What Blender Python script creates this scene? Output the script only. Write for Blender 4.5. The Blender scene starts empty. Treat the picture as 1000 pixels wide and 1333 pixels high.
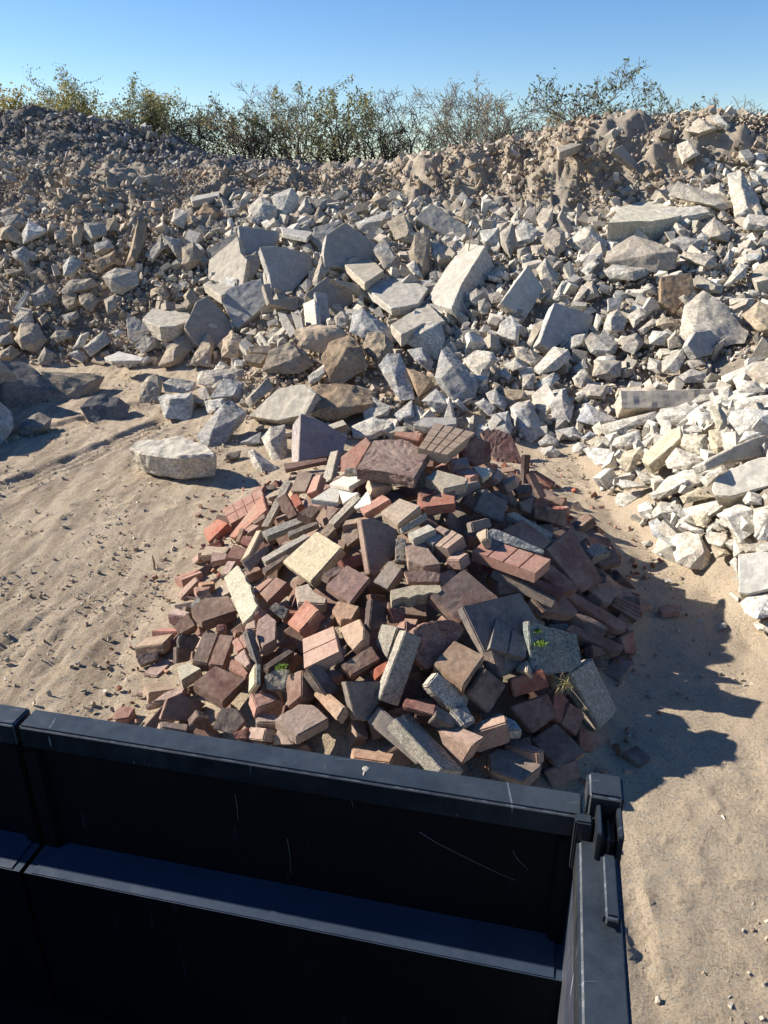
import bpy, bmesh, math, random
import numpy as np
from mathutils import Vector, Matrix, noise as mnoise
R_ = math.radians
scene = bpy.context.scene
# ---------------------------------------------------------------- camera
PITCH = 24.0; CAMH = 2.5; FPX = 1002.0
cam = bpy.data.objects.new('camera', bpy.data.cameras.new('camera'))
scene.collection.objects.link(cam); scene.camera = cam
cam.location = (0, 0, CAMH); cam.rotation_euler = (R_(90-PITCH), 0, 0)
cam.data.sensor_fit = 'VERTICAL'; cam.data.sensor_height = 36; cam.data.sensor_width = 27
cam.data.lens = 36*FPX/1333; cam.data.clip_start = .05; cam.data.clip_end = 9000
# ---------------------------------------------------------------- sky and sun
SUN_EL, SUN_AZ = 29.5, 18.0       # azimuth: degrees beyond due left
sdir = Vector((-math.cos(R_(SUN_AZ))*math.cos(R_(SUN_EL)), math.sin(R_(SUN_AZ))*math.cos(R_(SUN_EL)), math.sin(R_(SUN_EL))))
w = bpy.data.worlds.new('World'); scene.world = w; w.use_nodes = True
nt = w.node_tree; nt.nodes.clear()
sky = nt.nodes.new('ShaderNodeTexSky'); sky.sky_type = 'NISHITA'; sky.sun_disc = False
sky.sun_elevation = R_(SUN_EL); sky.sun_rotation = math.atan2(sdir.x, sdir.y)
sky.air_density = 1.0; sky.dust_density = 0.15; sky.ozone_density = 3.5; sky.altitude = 900
bg = nt.nodes.new('ShaderNodeBackground'); bg.inputs[1].default_value = 0.076
wo = nt.nodes.new('ShaderNodeOutputWorld')
sat = nt.nodes.new('ShaderNodeHueSaturation'); sat.inputs['Saturation'].default_value = 1.2; sat.inputs['Hue'].default_value = .507; nt.links.new(sky.outputs[0], sat.inputs['Color']); nt.links.new(sat.outputs[0], bg.inputs[0]); nt.links.new(bg.outputs[0], wo.inputs[0])
sl = bpy.data.lights.new('sun', 'SUN'); sl.energy = 5.0; sl.angle = R_(.5); sl.color = (1, .93, .82)
so = bpy.data.objects.new('sun', sl); scene.collection.objects.link(so)
so.rotation_euler = sdir.to_track_quat('Z', 'Y').to_euler()
vs = scene.view_settings; vs.view_transform = 'Standard'; vs.look = 'None'; vs.exposure = 1.0; vs.gamma = 1
# ---------------------------------------------------------------- measured outlines (photo pixels) of the single pieces
BRICKS = """
h o 7 1|264,690 283,675 297,681 271,706|paver|bright orange red paver lying alone on the dirt at the pile's upper left
u s 5 0|290,662 340,636 346,655 300,682|paver|faded pink stamped paver lying on the dirt beside the upper left slope|4x2
f o 5 1|298,698 342,643 347,664 306,700|slab|
g g 4 2|372,624 380,627 349,686 339,686|strip|
l b 4 1|378,640 388,612 408,616 398,640|slab|
f d 5 3|369,603 426,595 426,600 371,612|brick|long thin red brown brick lying crosswise below the purple grey block
L g 4 3|430,588 440,586 431,624 417,632|slab|narrow grey slab leaning upright at the upper left of the brick pile
f s 6 2|398,644 408,620 418,618 412,638|brick|
h p 6 1|359,650 372,641 388,670 376,676|brick|
l o 6 2|377,646 387,641 394,656 386,660|brick|
r b 6 0|388,668 406,656 416,664 405,676|brick|
u w 3 4|428,630 446,620 478,620 454,634|slab|thin cream flagstone, upper one left of the big porous red slab
u w 3 3|405,650 430,634 444,636 441,654|slab|thin grey white flagstone tilted above the diagonal grey bar
l w 3 3|440,637 467,641 446,656|slab|
f g 5 3|340,691 400,668 403,677 348,699|brick|long grey paver lying across the upper left of the pile
f g 5 2|374,692 412,678 415,682 376,699|brick|
h g 4 4|426,680 463,642 470,648 434,684|strip|narrow grey bar tilted diagonally beside the thin flagstones
f s 6 1|424,670 426,658 442,662 428,678|brick|
u t 6 2|416,692 428,680 438,688 426,700|brick|
l y 6 5|367,731 412,691 445,712 404,758|paver|big speckled pale yellow paver on the left half of the pile
f g 5 2|340,726 396,695 404,698 345,732|slab|
f b 5 1|340,740 374,720 378,724 346,746|brick|
g n 5 1|316,732 346,710 352,716 326,744|brick|
h c 4 3|312,732 334,690 340,690 324,722|strip|
u s 5 0|312,706 316,697 330,698 324,712|brick|
u p 6 1|294,726 304,708 323,714 314,729|brick|
u t 5 0|260,724 268,710 300,712 294,720|brick|
u s 5 0|274,732 276,718 296,720 294,728|brick|
u s 5 0|286,748 296,730 308,730 298,748|brick|
f b 5 1|328,678 344,668 346,674 330,684|brick|
f s 5 1|317,690 328,682 338,684 322,695|brick|
f t 5 0|306,706 312,687 318,688 312,706|brick|
h s 5 3|442,616 444,594 476,569 483,577 462,612|slab|salmon slab leaning behind the big porous red slab
u r 7 7|464,610 486,573 524,571 560,588 548,606 540,623 500,613|slab|big porous dark red aggregate slab on top of the pile
r s 5 4|490,572 528,551 554,559 530,568|slab|salmon slab tilted behind the top of the porous red slab
f o 6 3|512,566 516,561 550,563 546,574|brick|
u t 6 6|545,583 566,550 618,563 582,592|paver|pinkish tan stamped paver with a block pattern at the pile's top|4x4
u g 5 3|449,612 450,608 472,610 470,619|brick|
L w 4 2|458,660 480,637 484,656 466,662|slab|
u c 8 3|480,620 508,624 512,632 486,634|brick|
h s 5 2|468,662 498,643 508,650 474,670|brick|
u t 7 4|495,666 520,648 548,658 518,683|paver|plain yellow brown paver just below the big porous red slab
g g 4 3|521,687 554,668 558,676 526,694|strip|speckled grey edging strip under the yellow brown paver
u c 5 4|530,694 558,682 568,689 538,702|brick|small cream brick below the speckled grey strip
f d 6 3|543,638 570,636 576,639 550,648|brick|
f o 7 3|542,650 593,636 593,656 550,661|brick|pitted orange red brick standing on edge below the cream paver
u c 6 7|554,622 568,611 610,622 606,630 578,636|paver|cream paver with a notched front lying right of the porous red slab
u s 6 4|584,598 609,594 612,606 590,606|brick|
u s 6 4|592,614 610,606 622,617 612,622|brick|
l c 6 5|614,606 638,609 639,616 628,623|brick|
g n 6 3|594,652 594,634 624,626 628,634|slab|
u s 6 4|566,688 572,683 587,689 578,696|brick|
u s 7 4|566,710 588,690 603,698 582,714|paver|two tone rose paver with a groove, lying just right of the cream brick|1x2
u g 6 3|550,700 560,690 578,698 564,710|brick|
g p 6 5|470,676 488,674 518,690 514,722 488,750 481,746|slab|tall dark purple slab leaning in the middle with a pink lit edge
f g 7 3|515,712 516,699 528,700 534,732 515,730|brick|
u b 7 3|526,706 552,706 574,734 552,737 532,730|brick|
u s 6 2|580,728 594,717 610,720 598,729|brick|
u t 6 2|446,684 450,677 486,670 488,674 462,682|brick|
h b 6 1|444,692 466,688 468,700 452,712|brick|
r d 6 0|444,728 472,720 476,735 450,742|brick|
g d 5 3|600,578 618,568 640,576 640,600 620,606 602,596|slab|dark shaded slab between the stamped paver and the shaggy red slab
f r 6 5|626,562 646,558 666,566 684,608 656,612 640,592|slab|shaggy red brown slab with a torn surface at the top right
R k 4 4|684,592 691,592 688,632 682,630|slab|
R d 3 2|690,612 698,612 724,628 718,634|tile|dark red clay tile, outermost of the fan at the pile's upper right edge
R d 3 3|688,616 696,616 712,646 704,648|tile|dark red clay tile, inner one of the fan at the upper right edge
u s 6 4|651,626 671,618 670,624 656,632|brick|
u s 6 4|641,620 648,610 657,620 650,628|brick|
f k 5 3|640,638 648,638 674,652 672,660 644,644|brick|
g n 5 2|616,664 630,636 662,652 654,680|slab|
f b 6 3|668,632 692,630 694,640 674,644|brick|
g b 5 1|675,654 696,646 692,668 680,664|brick|
R k 9 2|696,662 738,664 738,686 696,674|slab|
g n 6 3|613,680 638,674 641,686 616,694|brick|
r g 5 3|660,668 670,666 720,694 720,700 706,700|slab|
r p 6 3|654,690 680,676 720,704 710,714 692,712|slab|
f G 6 5|634,692 640,687 652,690 656,694 668,697 676,703 692,708 698,713 710,716 708,722 680,714 636,702|edging|pale blue grey scalloped edging behind the grooved pink step paver
l c 6 6|619,694 634,687 634,700 626,704|brick|
u s 6 9|615,717 634,701 717,728 697,746|paver|long grooved pink step paver on the right side of the pile|1x4
r p 6 5|711,714 743,688 786,756 757,771|paver|big rose purple paver leaning on the right slope
r d 6 5|702,748 718,734 752,762 752,769 734,770|slab|
g d 5 5|628,732 640,734 735,765 732,774|slab|
g b 5 4|642,740 700,760 730,776 724,782|slab|
r p 6 4|692,778 734,774 754,796 748,801 710,796|brick|
r d 6 4|736,776 748,771 818,812 814,822 802,820|brick|long reddish brick slanting down the right edge of the pile
r b 6 3|746,800 756,796 792,816 790,822|brick|
r b 6 3|736,820 744,812 814,840 810,848 798,848|brick|
R p 6 2|808,830 826,820 829,852 814,850|brick|
r p 6 3|770,770 790,760 808,766 796,786 786,784|brick|
g p 7 3|796,788 804,776 836,790 830,808|brick|ribbed purple grey brick at the outer right edge of the pile|4x1
f g 8 2|762,716 776,706 796,718 772,724|brick|
r p 5 2|774,730 800,712 810,732 784,738|brick|
R k 5 2|770,840 790,842 791,852 772,856|brick|
R k 5 1|773,858 793,858 792,868 776,869|brick|
g n 6 4|602,789 678,771 722,842 646,882|slab|very big slate grey paver tilted in shade, right of centre
g p 6 2|560,776 604,740 650,778 600,810|slab|big dark purple slab in shade behind the slate grey paver
u y 6 6|508,768 538,761 574,761 576,769 569,773 560,770 552,775 543,773 534,779 523,776 510,783|edging|yellow scalloped edging piece with grey underside in the centre
f s 6 4|526,743 558,743 574,746 572,758 532,759|brick|
h n 7 3|485,757 508,729 523,741 505,767|brick|slate blue brick tilted left of the yellow scalloped piece
g r 6 4|538,821 550,812 588,806 610,816 594,834 558,872 541,858|slab|dark maroon porous slab in shade above the square tan paver
u t 9 7|592,833 631,853 603,893 564,863|paver|square tan orange paver stack lying right of the long grey beam|
g g 7 5|528,821 550,830 519,920 494,911|brick|long grey kerb beam standing tilted with a bright left edge
g G 6 4|556,892 570,875 612,906 606,926 590,926 582,916 566,904|edging|
g G 5 4|586,924 608,918 620,938 604,944|brick|
g k 6 4|608,902 632,870 660,892 636,930|paver|
u n 7 6|638,843 646,805 687,832 684,857|paver|slate purple double paver with a groove lying on the slate slab|1x2
g k 6 3|640,846 670,858 672,874 652,882|brick|
g m 5 6|688,808 752,826 758,864 744,874 716,878 692,876|slab|dark green grey aggregate slab with moss and a bright left edge
u c 5 4|670,872 676,864 686,858 686,874|brick|
f o 8 5|664,883 708,871 716,894 668,908|brick|orange brown brick half in sun below the mossy slab
g g 8 5|742,877 772,856 805,925 781,950|brick|large grey aggregate block leaning at the pile's lower right edge
g p 6 3|664,920 714,902 726,932 694,955|paver|
g p 6 2|724,896 742,912 730,942 718,930|brick|
g p 6 2|742,914 762,930 751,958 730,942|brick|
f b 6 4|691,962 724,940 763,978 728,1003|paver|brown rose paver at the lower right end of the pile
f d 6 2|708,1003 750,988 757,1012 718,1026|brick|
u b 7 4|636,982 648,974 708,980 704,998 680,1018 640,1003|paver|
u s 6 3|656,971 668,960 708,975 700,980|brick|
f s 7 5|602,958 660,940 665,967 622,981|brick|
L s 8 5|569,950 616,970 600,997 578,976|brick|pitted pink brick pointing down between grey bars near the tailgate
g g 6 6|514,935 533,927 604,1003 575,1001|brick|long grey bar with a bright speckled left edge by the tailgate
f s 6 6|523,920 528,908 568,918 565,932|brick|smooth pink brick end right of the slate tan edged paver|
r b 6 5|568,918 594,932 592,946 566,933|brick|
u G 6 3|624,938 652,928 672,938 680,950 632,950|edging|
h n 8 3|477,939 493,919 560,976 543,996|brick|
u t 6 4|458,973 514,981 508,993 460,986|brick|
g n 6 4|450,887 495,887 494,915 480,938 462,936|paver|slate paver with a tan lit left edge, left of the kerb beam
l t 6 5|407,903 418,893 449,920 438,938|brick|tan brick slanting down between the rose and slate pavers
g k 6 5|400,871 416,860 444,900 426,907|brick|
u s 6 6|357,936 388,916 409,917 428,935 386,958|paver|large rose paver with clipped corners right above the tailgate rail
h s 6 3|355,960 366,946 382,970 356,970|brick|
f b 8 4|371,879 393,872 393,906 374,922|brick|
f g 9 4|343,881 358,870 378,872 372,898 348,898|brick|grey block with a yellow green moss tuft on top
u s 6 7|394,832 434,815 441,848 396,870|paver|rose double paver with a deep groove left of centre|1x2
f b 7 5|443,865 484,840 496,858 458,879|brick|dark porous brown brick lying left of the kerb beam
f g 6 4|488,838 496,812 517,817 504,858|brick|
f o 5 3|480,874 504,860 506,870 488,886|brick|
l t 6 5|440,818 468,805 474,818 473,832 460,846 452,838|edging|round ended tan edging piece above the dark porous brick
u t 6 4|432,794 440,782 468,789 458,806 444,806|brick|
l o 8 6|373,811 398,780 415,794 389,823|brick|smooth orange brick in full sun left of centre
u s 5 6|424,762 452,735 482,752 456,785|paver|square rose paver right below the speckled yellow paver
g p 5 4|420,746 452,729 464,738 430,752|slab|
u t 6 3|384,764 402,759 408,772 426,778 424,786 388,784|brick|
g k 6 4|484,780 504,784 504,818 480,820|brick|
u b 6 3|416,814 434,798 438,802 424,818|brick|
h b 7 4|338,772 359,751 374,758 348,784|brick|
h s 6 3|326,768 350,751 356,754 336,772|brick|
f g 6 3|350,792 358,783 376,793 370,808|brick|
u s 7 4|333,824 336,806 348,798 360,808 359,832 342,842|brick|
u s 7 3|333,800 338,789 348,796 344,806|brick|
u s 6 3|318,820 320,812 332,806 334,818|brick|
l s 6 4|301,834 310,828 319,843 308,850|brick|
l s 6 4|310,828 322,821 329,838 319,843|brick|
u s 6 4|304,856 318,844 326,864 320,868|brick|
R n 4 5|322,820 330,818 343,862 336,864|slab|
l y 4 7|291,752 309,735 313,740 314,745 320,749 319,757 327,762 326,770 331,776 330,782 336,788 329,800 316,813|edging|pale yellow picket shaped edging with scalloped right side on the left slope
u b 7 3|248,791 266,778 298,775 308,795 263,810|paver|broad brown paver on the left slope by the yellow picket piece
u b 7 4|265,822 285,824 270,864 250,861|brick|grey brown brick, left one of the close pair on the left slope
u b 7 4|286,825 305,827 291,867 271,865|brick|grey brown brick, right one of the close pair on the left slope
u d 6 6|251,889 280,866 320,884 290,914|paver|big dark maroon square paver at the lower left of the pile
u o 6 3|300,858 310,857 324,876 320,882 298,871|brick|
u y 6 3|230,868 246,862 262,870 236,886|brick|yellow wedge piece at the lower left edge of the pile
u t 6 2|174,843 190,830 226,824 212,838|paver|tan paver farthest left, stacked on a darker one over bare dirt
f s 6 0|176,853 204,847 206,858 182,867|brick|darker brick under the tan paver farthest left
h b 7 2|225,816 244,797 255,814 236,825|brick|
u s 7 1|218,799 228,791 248,797 240,802|brick|
f b 5 1|227,787 252,783 250,793 229,794|brick|
h s 5 1|228,774 254,750 258,756 236,779|brick|
u s 6 1|227,752 256,741 263,745 236,755|paver|pink grooved paver at the far left edge under the dirt tracks|1x2
u t 5 1|258,758 279,756 280,760 262,762|brick|
u s 5 0|252,764 276,762 272,768 256,770|brick|
f k 6 3|257,774 270,765 281,780 268,786|brick|
u g 5 2|248,788 258,774 266,788 254,794|brick|
g k 7 2|232,832 236,825 262,830 252,848 234,844|brick|
g k 6 1|230,842 250,846 248,860 230,864|brick|
u o 6 1|253,824 259,814 262,826 256,828|brick|
f s 6 2|281,813 294,812 293,824 281,823|brick|
u s 6 1|304,818 316,813 318,824 308,824|brick|
L y 3 6|324,878 332,862 332,890 323,904|strip|thin yellow shard standing upright right of the maroon square paver
g d 6 2|209,936 218,910 234,903 268,916 250,940|paver|deep red paver facing the tailgate at the lower left
u s 5 2|196,914 216,900 244,890 238,902 218,911|paver|
f s 6 1|189,918 200,913 203,921 190,924|brick|
g k 7 3|246,946 258,932 274,938 268,952|brick|
f b 7 4|276,948 288,921 308,922 320,938 304,957|paver|brown paver with clipped corners at the rail below the maroon square
u p 5 2|207,938 246,942 244,952 210,946|brick|
u s 6 0|148,926 160,918 176,921 168,934 150,937|brick|
u s 6 3|326,902 352,902 363,911 334,922|brick|
u s 7 3|333,929 362,929 360,940 334,940|brick|
L s 6 3|324,946 346,948 342,964 322,962|brick|
f s 6 3|304,954 320,948 322,962 306,962|brick|
u o 6 2|424,872 444,870 448,878 430,882|brick|
g n 7 3|438,840 452,846 447,858 436,858|brick|
g k 6 4|342,866 376,844 384,848 350,871|brick|
f o 6 3|516,814 528,806 528,822 518,828|brick|
g d 6 3|506,792 528,790 528,808 512,812|brick|
u k 6 0|810,978 830,969 848,986 832,998|brick|dark brown brick lying alone in shade right of the latch post
u o 4 0|857,790 868,786 888,789 886,797 862,799|brick|broken red brick piece alone on the shaded dirt to the right
"""
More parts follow.
